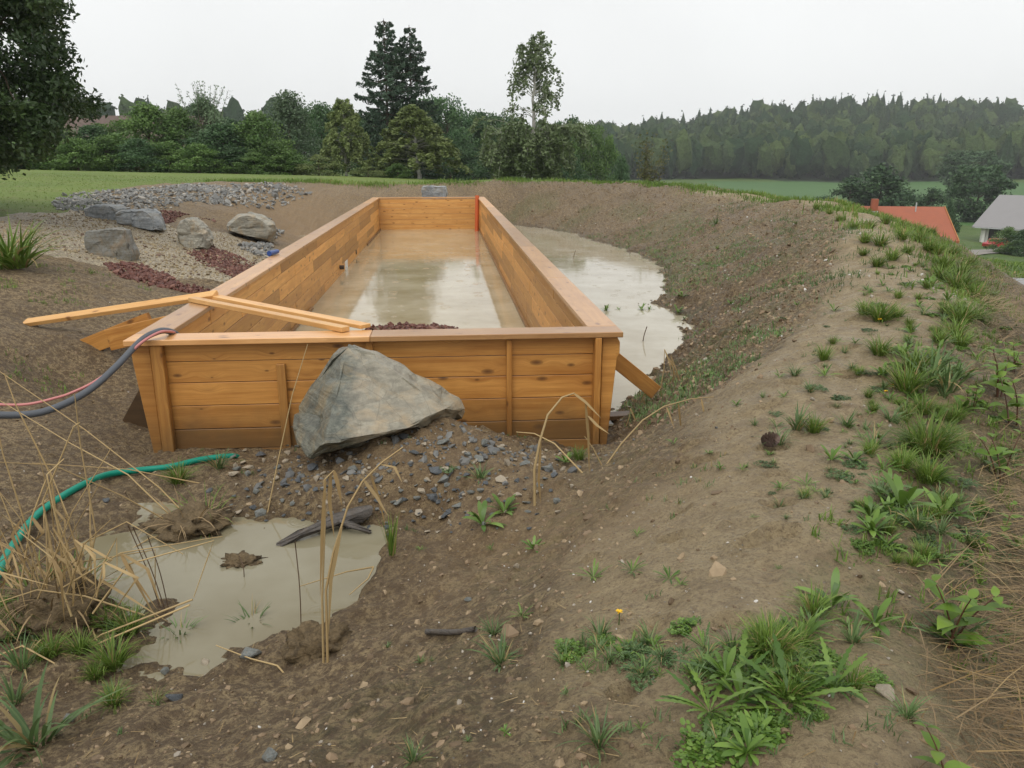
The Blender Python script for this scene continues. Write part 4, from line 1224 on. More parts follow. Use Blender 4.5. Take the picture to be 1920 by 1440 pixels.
TP = dict(
    bush1=broad_proto(1, 9000, .040, 'bush', 80, 'leaf_broad', low=.03), bush2=broad_proto(2, 9000, .040, 'bush', 90, 'leaf_dark', low=.03),
    round1=broad_proto(3, 9000, .038, 'round', 90, 'leaf_broad'), round2=broad_proto(4, 9000, .038, 'round', 80, 'leaf_dark', low=.08),
    grey=broad_proto(5, 8500, .036, 'bush', 80, 'leaf_grey', low=.05), cone=broad_proto(6, 8500, .036, 'cone', 90, 'leaf_grey', low=.05),
    pale=broad_proto(7, 5000, .045, 'bush', 50, 'leaf_olive', low=.03),
    birch=birch_proto(8, 29000, .023, 'leaf_birch', True, 300), young=birch_proto(9, 18000, .032, 'leaf_olive', False, 170),
    spruce=spruce_proto(10, 17000, .024, .27), spruce2=spruce_proto(12, 16000, .024, .25),
    dark1=broad_proto(13, 6500, .050, 'bush', 70, 'leaf_dark', low=.03), dark2=broad_proto(14, 6500, .050, 'round', 60, 'leaf_dark', low=.03),
    val1=broad_proto(15, 6500, .055, 'round', 60, 'leaf_valley', low=.04), val2=broad_proto(16, 6500, .055, 'bush', 60, 'leaf_valley', low=.02))

def tree(name, proto, px, Y, top, wpx, label, group=None, cat='tree', rot=None, zoff=0.0):
    q = at_y(px, 330, Y)
    gz = float(ground_z(q[0], Y)) + zoff
    ztop = at_y(px, top, Y)[2]
    h = ztop - gz
    w = wpx * Y / 1560
    t = empty(name, (q[0], Y, gz), rng.uniform(0, 6.28) if rot is None else rot)
    tag(t, label, cat, group)
    tr, cr = TP[proto]
    link('trunk', tr, t, scale=(w, w, h)); link('crown', cr, t, scale=(w, w, h))
    return t
G1 = 'trees and shrubs along the lawn edge'
tl = tree
tl('shrub', 'bush1', 105, 58, 232, 150, 'mid green shrub under the hanging branches of the big left tree', G1, 'shrub')
tl('shrub', 'bush2', 30, 60, 225, 170, 'dark shrub at the left edge behind the big tree', G1, 'shrub')
tl('shrub', 'bush2', 185, 60, 238, 130, 'dark shrub in front of the brown barn roof', G1, 'shrub')
tl('shrub', 'round1', 232, 64, 228, 90, 'small roundish shrub covering part of the barn roof', G1, 'shrub')
tl('deciduous_tree', 'bush1', 290, 60, 200, 150, 'dense mid green tree right of the barn roof', G1)
tl('deciduous_tree', 'bush1', 345, 62, 208, 120, 'dense green tree left of the tall willow stems', G1)
tl('willow_tree', 'grey', 395, 63, 182, 110, 'pale willow with thin stems rising above the hedge', G1)
tl('shrub', 'bush2', 420, 59, 235, 150, 'dark shrub below the pale willow stems', G1, 'shrub')
tl('shrub', 'bush1', 490, 60, 215, 130, 'green tree between the willow and the grey green one', G1, 'shrub')
tl('deciduous_tree', 'cone', 548, 64, 176, 140, 'tall grey green tree with a pointed crown left of the spruces', G1)
tl('shrub', 'bush1', 515, 58, 268, 110, 'low green shrub before the grey green tree', G1, 'shrub')
tl('pine_tree', 'round2', 606, 76, 196, 110, 'dark rounded tree behind the gap left of the olive birch', G1)
tl('deciduous_tree', 'bush2', 650, 74, 205, 110, 'dark tree directly behind the olive birch', G1)
tl('birch_tree', 'young', 650, 61, 192, 175, 'slender olive birch left of the two spruces', G1)
tl('shrub', 'pale', 598, 57, 292, 95, 'pale yellowish shrub low at the lawn edge', G1, 'shrub')
tl('spruce_tree', 'spruce', 731, 66, 30, 290, 'tallest dark spruce, left one of the pair', 'pair of tall spruces')
tl('spruce_tree', 'spruce2', 776, 67.5, 42, 290, 'right hand spruce of the pair, slightly shorter', 'pair of tall spruces')
tl('birch_tree', 'young', 786, 60, 205, 270, 'bushy olive young birch in front of the spruces', G1)
tl('shrub', 'bush1', 745, 57.5, 308, 60, 'small green shrub at the foot of the spruces', G1, 'shrub')
tl('shrub', 'pale', 690, 57, 312, 70, 'small pale shrub left of the spruce foot', G1, 'shrub')
tl('birch_tree', 'birch', 993, 58, 76, 360, 'tall airy birch with white trunk and a weeping skirt', None)
tl('deciduous_tree', 'round2', 838, 96, 182, 120, 'tall dark tree right behind the spruce pair', 'dark trees of the wood behind the pool')
for i, (px, Y, top, w, pr, lb) in enumerate([
    (800, 104, 190, 110, 'dark1', 'dark tree showing between spruce and young birch'),
    (870, 112, 205, 95, 'dark2', 'dark green tree, second right of the spruces in the wood'),
    (905, 118, 214, 85, 'dark1', 'dark tree in the middle of the wood behind the pool'),
    (935, 110, 210, 80, 'dark2', 'dark tree with a knobbly top left of the tall birch'),
    (962, 116, 222, 80, 'dark1', 'dark tree just left behind the tall birch'),
    (1035, 116, 226, 85, 'dark2', 'dark tree just right behind the tall birch'),
    (1070, 112, 225, 80, 'dark1', 'dark tree, second right of the tall birch'),
    (1105, 104, 234, 85, 'round1', 'rounded mid green tree right of the tall birch'),
    (1140, 104, 262, 60, 'bush1', 'lower rounded tree at the right end of the wood'),
    (1165, 100, 295, 60, 'bush2', 'low dark bush at the right end of the wood'),
    (845, 92, 262, 90, 'dark1', 'low dark bush under the wood edge right of the young birch'),
    (885, 92, 285, 80, 'bush2', 'low bush at the wood edge beyond the lit grass'),
    (925, 90, 288, 90, 'dark1', 'low bush at the wood edge left of the birch skirt'),
    (1070, 88, 292, 90, 'bush2', 'low bush at the wood edge right of the birch skirt'),
    (565, 92, 205, 110, 'dark2', 'dark tree behind the grey green pointed tree'),
    (500, 95, 224, 120, 'dark1', 'dark tree rising behind the hedge left of the pointed tree'),
    (700, 96, 210, 100, 'dark2', 'dark tree behind the left foot of the spruces'),
    (440, 96, 226, 110, 'dark1', 'dark tree behind the pale willow')]):
    tl('forest_tree', pr, px, Y, top, w, lb, 'dark trees of the wood behind the pool')
_lows = ['low shrub at the far left of the hedge foot, under the big tree', 'low shrub second from the left at the hedge foot', 'low shrub below the left end of the barn roof', 'low shrub below the right end of the barn roof', 'low shrub at the foot of the dense tree right of the barn',
         'low shrub left of the willow shoots', 'low shrub right below the willow shoots', 'low shrub right of the willow foot', 'lowest shrub in the middle of the hedge foot', 'low shrub at the foot of the pointed grey green tree']
for i, (px, w, top) in enumerate([(20, 130, 270), (85, 120, 268), (150, 110, 262), (205, 120, 258), (262, 110, 262), (320, 110, 268), (375, 105, 272), (445, 110, 278), (480, 90, 288), (545, 100, 285)]):
    tl('shrub', ['bush1', 'bush2', 'round1'][i % 3] if i % 3 < 2 else 'bush1', px, 56.5 + (i % 2), top, w, _lows[i], 'low shrubs at the foot of the hedge', 'shrub')
# long thin willow shoots above the hedge
rs = np.random.default_rng(44)
q = at_y(395, 330, 63); gz = ground_z(q[0], 63)
lines = []; LC = []
for k in range(26):
    a = np.array([q[0] + rs.normal(0, .5), 63 + rs.normal(0, .4), gz + rs.uniform(2.6, 3.6)])
    b = a + np.array([rs.normal(0, .9), rs.normal(0, .5), rs.uniform(1.6, 3.1)])
    c_ = curve(a, b, 0, 7, .03, rs); lines.append((c_, np.linspace(.02, .008, 7)))
    t = rs.uniform(.2, 1, 42) * 6; i0 = np.minimum(t.astype(int), 5); f = (t - i0)[:, None]
    LC.append(c_[i0] * (1 - f) + c_[i0 + 1] * f + rs.normal(0, .09, (42, 3)))
c_ = np.concatenate(LC); V, F = leaf_quads(c_, .17, rs, 0, .4)
wil = empty('willow_tree', (q[0], 63, gz)); tag(wil, 'whitish thin leafed willow shoots standing above the hedge top', 'tree', G1)
o = link('stem', np_mesh('stem', *tubes(lines, 4), M['bark'], True), wil); o.location = -wil.location
o = link('crown', np_mesh('crown', V, F, M['leaf_grey'], False, {'tint': np.repeat(rs.random(len(c_)), 4)}), wil); o.location = -wil.location

# sparse small tree beyond the crest
rs = np.random.default_rng(45)
p = at_y(1213, 333, 47); gz = float(ground_z(p[0], 47))
lines = []; LC = []
for k in range(16):
    a = np.array([p[0] + rs.normal(0, .12), 47, gz]); b = a + np.array([rs.normal(0, .75), rs.normal(0, .5), rs.uniform(1.5, 2.75) * (1.64 + 39 * 47 / 1560 - gz) / 2.6])
    c_ = curve(a, b, 0, 7, .05, rs); lines.append((c_, np.linspace(.016, .004, 7)))
    t = rs.uniform(.3, 1, 60) * 6; i0 = np.minimum(t.astype(int), 5); f = (t - i0)[:, None]
    LC.append(c_[i0] * (1 - f) + c_[i0 + 1] * f + rs.normal(0, .13, (60, 3)))
c_ = np.concatenate(LC); V, F = leaf_quads(c_, .16, rs, .2, .6)
tre = empty('sapling', (p[0], 47, gz)); tag(tre, 'thin half bare yellowish sapling standing alone beyond the bank crest', 'tree')
o = link('trunk', np_mesh('trunk', *tubes(lines, 4), M['bark'], True), tre); o.location = -tre.location
o = link('crown', np_mesh('crown', V, F, M['leaf_autumn'], False, {'tint': np.repeat(rs.random(len(c_)), 4)}), tre); o.location = -tre.location

# big oak-like tree whose branches hang in from the left
rs = np.random.default_rng(46)
Y = 20.0
bx = at_y(-60, 300, Y)[0]; gz = float(ground_z(bx, Y))
oak = empty('oak_tree', (bx, Y, gz)); tag(oak, 'big leafy tree hanging its branches in from the upper left', 'tree')
def inpix(px, py, y): return at_y(px, py, y)
cc = []
outline = [(-260,-160),(60,-160),(100,-60),(118,0),(104,60),(128,92),(118,125),(150,150),(168,180),(186,205),(150,218),(120,232),(95,300),(75,318),(55,300),(30,322),(-60,300),(-300,280)]
tries = 0
while len(cc) < 430:
    c_ = rs.uniform((-300, -160), (190, 322))
    if pip_dist(outline, np.array([c_[0]]), np.array([c_[1]]))[0] > 9: cc.append((c_[0], c_[1], Y + rs.uniform(-2.2, 2.2)))
cp = np.array([inpix(*c) for c in cc])
n = 105000
w_ = rs.uniform(.4, 1.3, len(cp)); idx = rs.choice(len(cp), n, p=w_ / w_.sum())
off = rs.normal(size=(n, 3)); off /= np.linalg.norm(off, axis=1)[:, None]; off *= (rs.random(n) ** .6)[:, None]
cs = rs.uniform(.28, .60, len(cp))
c_ = cp[idx] + off * cs[idx][:, None] * np.array([1.1, 1.1, .75])
V, F = leaf_quads(c_, .12, rs, .35, .5)
tint = np.clip(rs.uniform(0, .55, len(cp))[idx] + rs.uniform(-.1, .4, n), 0, 1)
o = link('crown', np_mesh('crown', V, F, M['leaf_oak'], False, {'tint': np.repeat(tint, 4)}), oak); o.location = -oak.location
lines = [(curve((bx, Y, gz - .2), (bx + .3, Y, gz + 6.5), 0, 10, .05, rs), np.linspace(.26, .08, 10))]
for k in rs.choice(len(cp), 60, replace=False):
    h = rs.uniform(.25, .85)
    a = np.array([bx + .3 * h, Y, gz + 6.5 * h])
    lines.append((curve(a, cp[k], .25, 8, .05, rs), np.linspace(.05, .008, 8)))
o = link('trunk', np_mesh('trunk', *tubes(lines, 6), M['bark'], True), oak); o.location = -oak.location

# trees and bushes down in the valley
GV = 'trees in the valley fields'
def vtree(name, pr, px, Y, base, top, w, lb, cat='tree'):
    q = at_y(px, base, Y); gz = float(ground_z(q[0], Y))
    t = tree(name, pr, px, Y, top, w, lb, GV, cat)
    return t
vtree('field_tree', 'val2', 1652, 150, 385, 314, 145, 'broad dark tree beyond the ridge of the red roof')
vtree('field_tree', 'val2', 1598, 152, 385, 336, 110, 'smaller dark tree at the left of the broad valley tree')
vtree('field_tree', 'val1', 1842, 165, 385, 310, 125, 'round crowned dark tree above the grey roof')
vtree('field_tree', 'val1', 1825, 260, 345, 282, 130, 'dark tree standing at the wood edge behind the round one')
vtree('field_bush', 'val2', 1755, 150, 388, 355, 90, 'low round bush between the two large valley trees', 'bush')
vtree('field_bush', 'val2', 1790, 104, 440, 378, 42, 'dark bush right behind the orange house gable', 'bush')
vtree('garden_bush', 'bush1', 1908, 100, 488, 428, 66, 'bright green garden bush in front of the white house', 'bush')
vtree('garden_bush', 'bush2', 1945, 98, 488, 432, 80, 'dark garden bush at the right edge before the white house', 'bush')
vtree('garden_bush', 'bush2', 1800, 92, 470, 438, 34, 'small bush beside the orange house wall', 'bush')

# the far wooded hill reads as one mass
rs = np.random.default_rng(50)
n = 0; pos = []
while n < 2700:
    X = rs.uniform(-350, 640, 5000); Yv = rs.uniform(330, 640, 5000)
    k = (pip_dist(wood_poly, X, Yv) > 2) & (X / Yv < .80) & (X / Yv > -.5)
    k &= rs.random(5000) < np.where(X / Yv < .12, .25, 1)
    pos.append(np.column_stack([X, Yv])[k]); n += k.sum()
pos = np.concatenate(pos)[:2700]
hz = ground_z(pos[:, 0], pos[:, 1])
VV, FF, TT = [], [], []; off = 0
blobs = []
for k in range(10):
    bm = bmesh.new(); bmesh.ops.create_icosphere(bm, subdivisions=2, radius=1)
    B = np.array([v.co[:] for v in bm.verts]); BF = np.array([[v.index for v in f.verts] for f in bm.faces]); bm.free()
    so = Vector((k * 3.7, 1.3, k))
    f_ = np.array([1 + .5 * mnoise.noise(Vector(v) * 1.9 + so) + .4 * mnoise.noise(Vector(v) * 4.1 + so) for v in B])
    blobs.append(B * f_[:, None])
for (X, Yv), z in zip(pos, hz):
    con = rs.random() < (.55 if Yv > 500 else .28)
    h = rs.uniform(11, 19) if rs.random() < .8 else rs.uniform(18, 23)
    tb = rs.uniform(0, 1) ** 1.3
    B = blobs[rs.integers(10)]
    a = rs.uniform(0, 6.283); ca, sa = math.cos(a), math.sin(a)
    U = np.stack([B[:, 0] * ca - B[:, 1] * sa, B[:, 0] * sa + B[:, 1] * ca, B[:, 2]], 1)
    if con:
        w = h * .17; zz = (U[:, 2] + 1) / 2; V = np.stack([X + U[:, 0] * w * (1.35 - 1.15 * zz), Yv + U[:, 1] * w * (1.35 - 1.15 * zz), z + h * (.1 + .9 * zz)], 1); tb *= .35
    else:
        w = h * rs.uniform(.20, .30); V = np.stack([X + U[:, 0] * w, Yv + U[:, 1] * w, z + h * .56 + U[:, 2] * h * .42], 1)
    VV.append(V); FF.append(BF + off); off += len(V); TT.append(np.clip(tb + .25 * (U[:, 2] > .9) * rs.random(len(V)) , 0, 1))
    m = 56; k = rs.integers(0, len(V), m)
    Lq, _ = leaf_quads(V[k] + rs.normal(0, .45, (m, 3)), 1.45, rs, .3 if con else .1, .7)
    q = np.arange(4 * m).reshape(m, 4) + off
    VV.append(Lq); FF.append(np.concatenate([q[:, [0, 1, 2]], q[:, [0, 2, 3]]])); off += len(Lq); TT.append(np.repeat(np.clip(tb + rs.uniform(-.15, .25, m), 0, 1), 4))
t_ = NT('far_crowns'); v_ = t_.attr('tint'); pn = t_.pos()
cc_ = t_.mix(v_, (.026, .056, .026), (.095, .135, .045))
cc_ = t_.mix(t_.ramp(t_.noise(pn, .9, 4, .7), [(.4, .6), (.6, 0.0)]), cc_, t_.mix(1.0, cc_, (.45, .5, .5), 'MULTIPLY'))
t_.set('Base Color', cc_); t_.set('Roughness', .9); t_.set('Specular IOR Level', .05); t_.bump(t_.noise(pn, .7, 5, .7), 1.0, 1.2)
tag(link('forest', np_mesh('forest', np.concatenate(VV), np.concatenate(FF), t_.m, False, {'tint': np.concatenate(TT)})), kind='stuff')
# ------------------------------------------------------------------ houses down the slope
M['tile_red'] = plain_material('red_clay_tiles', (0.30, 0.085, 0.040), .55, 1.5, .22)
M['tile_grey'] = plain_material('grey_fibre_cement', (0.235, 0.225, 0.225), .6, .8, .10)
M['tile_brown'] = plain_material('brown_tiles', (0.11, 0.075, 0.062), .7, 1.5, .2)
M['plaster'] = plain_material('white_plaster', (0.74, 0.72, 0.68), .8, 2, .06)
M['plaster_orange'] = plain_material('orange_boards', (0.50, 0.23, 0.06), .7, 2, .2)
M['dark_opening'] = plain_material('dark_opening', (0.03, 0.025, 0.025), .6, 2, .1)
M['win_glass'] = plain_material('window_glass', (0.05, 0.06, 0.065), .1, 2, .1)
M['larch_board'] = plain_material('verge_board', (0.42, 0.18, 0.06), .6, 2, .2)
M['metal_gutter'] = plain_material('zinc_gutter', (0.45, 0.46, 0.47), .4, 2, .1)

def poly_mesh(name, V, F, mat, parent=None):
    me = bpy.data.meshes.new(name); me.from_pydata([tuple(v) for v in V], [], F); me.materials.append(mat); me.update()
    bm = bmesh.new(); bm.from_mesh(me); bmesh.ops.recalc_face_normals(bm, faces=bm.faces); bm.to_mesh(me); bm.free()
    return link(name, me, parent)
def box(name, lo, hi, mat, parent=None):
    x0_, y0_, z0_ = lo; x1_, y1_, z1_ = hi
    V = [(x, y, z) for x in (x0_, x1_) for y in (y0_, y1_) for z in (z0_, z1_)]
    F = [(0, 1, 3, 2), (4, 6, 7, 5), (0, 4, 5, 1), (2, 3, 7, 6), (0, 2, 6, 4), (1, 5, 7, 3)]
    return poly_mesh(name, V, F, mat, parent)
def gable_house(name, loc, rot, Lx, Wy, wall_h, ridge_h, over, mats, th=.22):
    """ridge along local X, eaves at +-Wy/2"""
    e = empty(name, loc, rot)
    hx, hy = Lx / 2, Wy / 2
    V = [(-hx, -hy, -.8), (hx, -hy, -.8), (hx, hy, -.8), (-hx, hy, -.8), (-hx, -hy, wall_h), (hx, -hy, wall_h), (hx, hy, wall_h), (-hx, hy, wall_h), (-hx, 0, ridge_h - .05), (hx, 0, ridge_h - .05)]
    F = [(0, 1, 5, 4), (2, 3, 7, 6), (1, 2, 6, 9, 5), (3, 0, 4, 8, 7), (0, 3, 2, 1), (4, 5, 9, 8), (6, 7, 8, 9)]
    poly_mesh('wall', V, F, M[mats[0]], e)
    sl_ = (ridge_h - wall_h) / hy
    oy = hy + over; oz = ridge_h - sl_ * oy
    ox = hx + over * .8
    for s in (-1, 1):
        A = [(-ox, 0, ridge_h), (ox, 0, ridge_h), (ox, s * oy, oz), (-ox, s * oy, oz)]
        V = A + [(x, y, z + th) for x, y, z in A]
        poly_mesh('roof_slope', V, [(0, 1, 2, 3), (4, 7, 6, 5), (0, 4, 5, 1), (1, 5, 6, 2), (2, 6, 7, 3), (3, 7, 4, 0)], M[mats[1]], e)
    return e, ox, oy, oz
# house with the red tiled roof
hz_ = -8.3
ridge = at_y(1770, 388, 86)
e, ox, oy, oz = gable_house('house', (0, 0, 0), 0, 15.0, 9.4, 2.3, 5.0, .9, ('plaster_orange', 'tile_red'))
e.rotation_euler.z = R(-14)
e.location = (ridge[0] - 8.2 * math.cos(R(14)), 86 + 8.2 * math.sin(R(14)), ridge[2] - 5.2)
tag(e, 'house with a bright red tiled roof and orange timber gable behind the bank', 'house')
for s in (-1, 1):
    V = [(ox + .02, 0, 5.0), (ox + .10, 0, 5.0), (ox + .10, s * oy, oz), (ox + .02, s * oy, oz)]
    V += [(x, y, z + .30) for x, y, z in V]
    poly_mesh('verge_board', V, [(0, 1, 2, 3), (4, 7, 6, 5), (0, 4, 5, 1), (1, 5, 6, 2), (2, 6, 7, 3), (3, 7, 4, 0)], M['larch_board'], e)
box('chimney', (.35, -1.25, 4.2), (1.0, -.6, 6.05), M['tile_red'], e)
box('chimney_flashing', (.28, -1.33, 4.1), (1.07, -.52, 4.75), M['metal_gutter'], e)
box('vent_pipe', (5.0, -.9, 4.5), (5.1, -.8, 5.7), M['metal_gutter'], e)
box('window', (7.42, -1.0, .7), (7.53, 1.0, 1.9), M['win_glass'], e)
# white farmhouse with the grey roof
FR = R(-56)
tgt = at_y(1822, 427, 122)
e, ox, oy, oz = gable_house('farmhouse', (0, 0, 0), FR, 17, 15.0, 2.9, 6.9, 1.2, ('plaster', 'tile_grey'))
e.location = (tgt[0] - (-ox * math.cos(FR) + oy * math.sin(FR)), tgt[1] - (-ox * math.sin(FR) - oy * math.cos(FR)), tgt[2] - oz)
tag(e, 'white walled house with a wide light grey roof at the right edge', 'house')
f = -7.5
box('porch_opening', (-7.3, f - .04, -.6), (-5.7, f + .05, 2.2), M['dark_opening'], e)
box('porch_pillar', (-8.05, f - .5, -.8), (-7.65, f - .1, 2.5), M['plaster'], e)
for wx_ in (-4.4, -2.6):
    w_ = box('window', (wx_, f - .05, .8), (wx_ + .75, f + .04, 2.1), M['win_glass'], e)
    box('frame', (wx_ - .08, f - .09, .70), (wx_ + .83, f - .055, .80), M['dark_opening'], w_)
box('garage_door', (-1.4, f - .05, -.6), (1.6, f + .05, 2.0), M['larch_board'], e)
box('gutter', (-9.0, -oy - .12, oz + .02), (9.0, -oy, oz + .16), M['metal_gutter'], e)
# barn whose roof shows over the hedge on the left
p = at_y(228, 217, 84)
e, ox, oy, oz = gable_house('barn', (p[0] - 4, 84, p[2] - 5.4), R(3), 22, 9, 2.2, 5.2, .8, ('tile_brown', 'tile_brown'))
tag(e, 'barn with a dull brown roof just showing over the hedge at left', 'barn')
# red car half hidden by the garden bush
M['red_paint'] = plain_material('red_car_paint', (0.35, 0.02, 0.025), .25, 1, .05, .6)
M['tyre'] = plain_material('tyre', (0.02, 0.02, 0.02), .8, 4, .1)
q = at_y(1868, 461, 112); gz = float(ground_z(q[0], 112))
car = empty('parked_car', (q[0], 112, gz), R(20)); tag(car, 'red car parked before the white house, half hidden by a bush', 'car')
prof = [(-2.0, .35), (-2.05, .75), (-1.75, .9), (-1.2, .95), (-.6, 1.42), (.7, 1.45), (1.35, .98), (1.95, .85), (2.05, .5), (2.0, .35)]
n = len(prof)
V = [(x, -.82, z) for x, z in prof] + [(x, .82, z) for x, z in prof]
poly_mesh('body', V, [tuple(range(n)), tuple(range(2 * n - 1, n - 1, -1))] + [(k, k + n, (k + 1) % n + n, (k + 1) % n) for k in range(n)], M['red_paint'], car)
for sx in (-1.25, 1.3):
    for sy in (-.86, .72):
        o = cyl('wheel', (sx, sy, .32), (sx, sy + .16, .32), .32, M['tyre'], None, 14); o.parent = car
box('side_window', (-.85, -.835, .98), (.9, -.80, 1.32), M['win_glass'], car)
box('windscreen', (-1.05, -.6, 1.08), (-.72, .6, 1.30), M['win_glass'], car)

# ------------------------------------------------------------------ hoses
def tube_thing(name, P_, r, mat, smooth_n=10, sides=10):
    P_ = np.asarray(P_, float)
    k = len(P_); t = np.linspace(0, k - 1, (k - 1) * smooth_n + 1)
    pp_ = np.vstack([2 * P_[0] - P_[1], P_, 2 * P_[-1] - P_[-2]])
    i = np.minimum(t.astype(int), k - 2); f = (t - i)[:, None]
    a, b, c, d = pp_[i], pp_[i + 1], pp_[i + 2], pp_[i + 3]
    Q = .5 * ((2 * b) + (-a + c) * f + (2 * a - 5 * b + 4 * c - d) * f ** 2 + (-a + 3 * b - 3 * c + d) * f ** 3)
    rr_ = np.full(len(Q), r)
    V, F = tubes([(Q, rr_)], sides)
    me = np_mesh(name, V, [F, np.arange(sides)[None], (np.arange(sides) + len(V) - sides)[::-1][None]], mat, True)
    return link(name, me), Q
M['hose_grey'] = plain_material('grey_hose', (0.085, 0.092, 0.105), .45, 8, .15)
M['hose_pink'] = plain_material('pink_hose', (0.50, 0.19, 0.18), .45, 8, .15)
M['hose_green'] = plain_material('green_hose', (0.0, 0.225, 0.155), .38, 8, .15)
h, _ = tube_thing('hose', [P(-60, 776, 6.35), P(40, 778, 6.5), P(100, 766, 6.65), P(165, 733, 6.9), P(215, 690, 7.15), P(262, 641, 7.42), P(290, 624, 7.55), P(312, 620, 7.68), P(335, 630, 7.95), P(345, 650, 8.1), P(350, 700, 8.15)], .030, M['hose_grey'])
tag(h, 'thick dark grey hose hung over the front left pool corner', 'hose')
h, _ = tube_thing('hose', [P(-60, 755, 6.9), P(40, 759, 6.95), P(105, 746, 7.0), P(140, 734, 7.05), P(180, 714, 7.15), P(228, 678, 7.3), P(262, 645, 7.36), P(292, 626, 7.5), P(312, 621, 7.6), P(333, 627, 7.9), P(340, 650, 8.05)], .0125, M['hose_pink'])
tag(h, 'thin pink hose running beside the thick grey one', 'hose')
gp = []
for px, py in [(450, 853), (435, 858), (380, 869), (320, 881), (262, 891), (205, 899), (160, 911), (115, 938), (70, 977), (35, 1017), (8, 1066), (-20, 1120)]:
    q = on_ground(px, py); gp.append((q[0], q[1], q[2] + .02))
gp[0] = (gp[0][0], gp[0][1], gp[0][2] - .06)
gp = np.array(gp); gp[1:-1, 2] = (gp[:-2, 2] + 2 * gp[1:-1, 2] + gp[2:, 2]) / 4 + .012
h, _ = tube_thing('garden_hose', gp, .027, M['hose_green'])
tag(h, 'bright green hose curving past the muddy puddle', 'hose')
# blue fitting on the left rim, brown stub end
M['blue_plastic'] = plain_material('blue_plastic', (0.03, 0.07, 0.25), .35, 8, .1)
h = cyl('hose_coupling', (-3.01, 14.1, .045), (-2.93, 14.42, .045), .045, M['blue_plastic'], None, 14, .035)
tag(h, 'small blue hose coupling lying on the left pool rim', 'fitting')

# sunken log in the puddle
a = at_z(525, 1020, PU + .01); b = on_ground(690, 975)
lg = empty('log', tuple(a))
P_ = np.array([a + (-.02, 0, -.02), a * .75 + b * .25 + (0, 0, .03), a * .4 + b * .6 + (0, .02, .045), b * .9 + a * .1 + (0, 0, .05), b + (.02, .02, .06)])
V, F = tubes([(P_, np.array([.010, .026, .045, .052, .034])), (np.array([P_[2], P_[2] + (.12, -.06, .0), P_[2] + (.26, -.09, -.05)]), np.array([.022, .016, .008]))], 12)
nz = np.random.default_rng(3).normal(0, .009, V.shape)
M['wet_log'] = rock_material('wet_dark_log', (.055, .045, .038), (.095, .08, .068), (.13, .115, .10), (.08, .06, .04), 6, .4)
o = link('bark', np_mesh('bark', V + nz, F, M['wet_log'], True), lg); o.location = -lg.location
tag(lg, 'dark wet log half sunk across the top of the puddle', 'log')
h, _ = tube_thing('bark_piece', [np.array(on_ground(800, 1190)) + (0, 0, .015), np.array(on_ground(855, 1192)) + (0, 0, .02), np.array(on_ground(892, 1184)) + (0, 0, .012)], .014, M['wet_log'], 4)
tag(h, 'short dark bark piece on the bare soil below the puddle', 'stick')
# pine cone on the path
M['cone'] = plain_material('pine_cone', (0.13, 0.085, 0.065), .6, 20, .3)
p = on_ground(1437, 836)
VV, FF = [], []; off = 0; rs = np.random.default_rng(9)
for k in range(70):
    t = k / 70; a_ = k * 2.4; rad = .034 * math.sin(math.pi * (.12 + .86 * t)) ** .7; z = t * .11
    c = np.array([rad * math.cos(a_), rad * math.sin(a_), z]); d = np.array([math.cos(a_), math.sin(a_), .5]); s = np.array([-math.sin(a_), math.cos(a_), 0])
    w = .012
    V = np.array([c - s * w * .6 - d * .012, c + s * w * .6 - d * .012, c + s * w + d * .008, c + d * .014, c - s * w + d * .008, c + np.array([0, 0, -.006])])
    VV.append(V); FF.append(np.array([[0, 1, 2], [0, 2, 3], [0, 3, 4], [5, 2, 1], [5, 3, 2], [5, 4, 3], [5, 0, 4], [5, 1, 0]]) + off); off += 6
o = link('pine_cone', np_mesh('pine_cone', np.concatenate(VV), np.concatenate(FF), M['cone'], False), None, (p[0] - .02, p[1], p[2] + .03), (R(65), 0, R(25)))
tag(o, 'brown spruce cone lying at the left edge of the trodden path', 'cone')

# ------------------------------------------------------------------ grasses and weeds
M['grass'] = leaf_material('grass_blade', (.075,.140,.018), (.215,.310,.058), .45, .3, .35, dead=True)
M['lawn_blade'] = leaf_material('lawn_blade', (0.11, 0.165, 0.03), (0.20, 0.26, 0.06), .5, .3, .2)
M['grass_blue'] = leaf_material('grass_bluish', (.075,.132,.042), (.175,.255,.095), .45, .25, .35, dead=True)
M['weed'] = leaf_material('weed_leaf', (.055,.120,.016), (.165,.265,.046), .4, .25, .4)
M['weed_dark'] = leaf_material('weed_dark', (.040,.085,.025), (.110,.170,.060), .45, .2, .4)
M['leafy'] = leaf_material('lime_leaf', (0.090, 0.175, 0.020), (0.20, 0.30, 0.050), .45, .35, .35)
M['stemred'] = plain_material('red_stem', (0.10, 0.045, 0.025), .5, 10, .2)
M['stemgreen'] = plain_material('green_stem', (0.07, 0.11, 0.03), .5, 10, .2)
M['straw'] = leaf_material('dry_straw', (0.20, 0.125, 0.045), (0.46, 0.335, 0.165), .55, .1, .3)
M['straw_red'] = leaf_material('brown_straw', (.14,.092,.044), (.36,.255,.135), .6, .1, .3)
M['darkstem'] = plain_material('dark_stem', (0.10, 0.062, 0.036), .6, 20, .3)
M['petal'] = plain_material('yellow_petal', (0.75, 0.45, 0.01), .5, 10, .1)

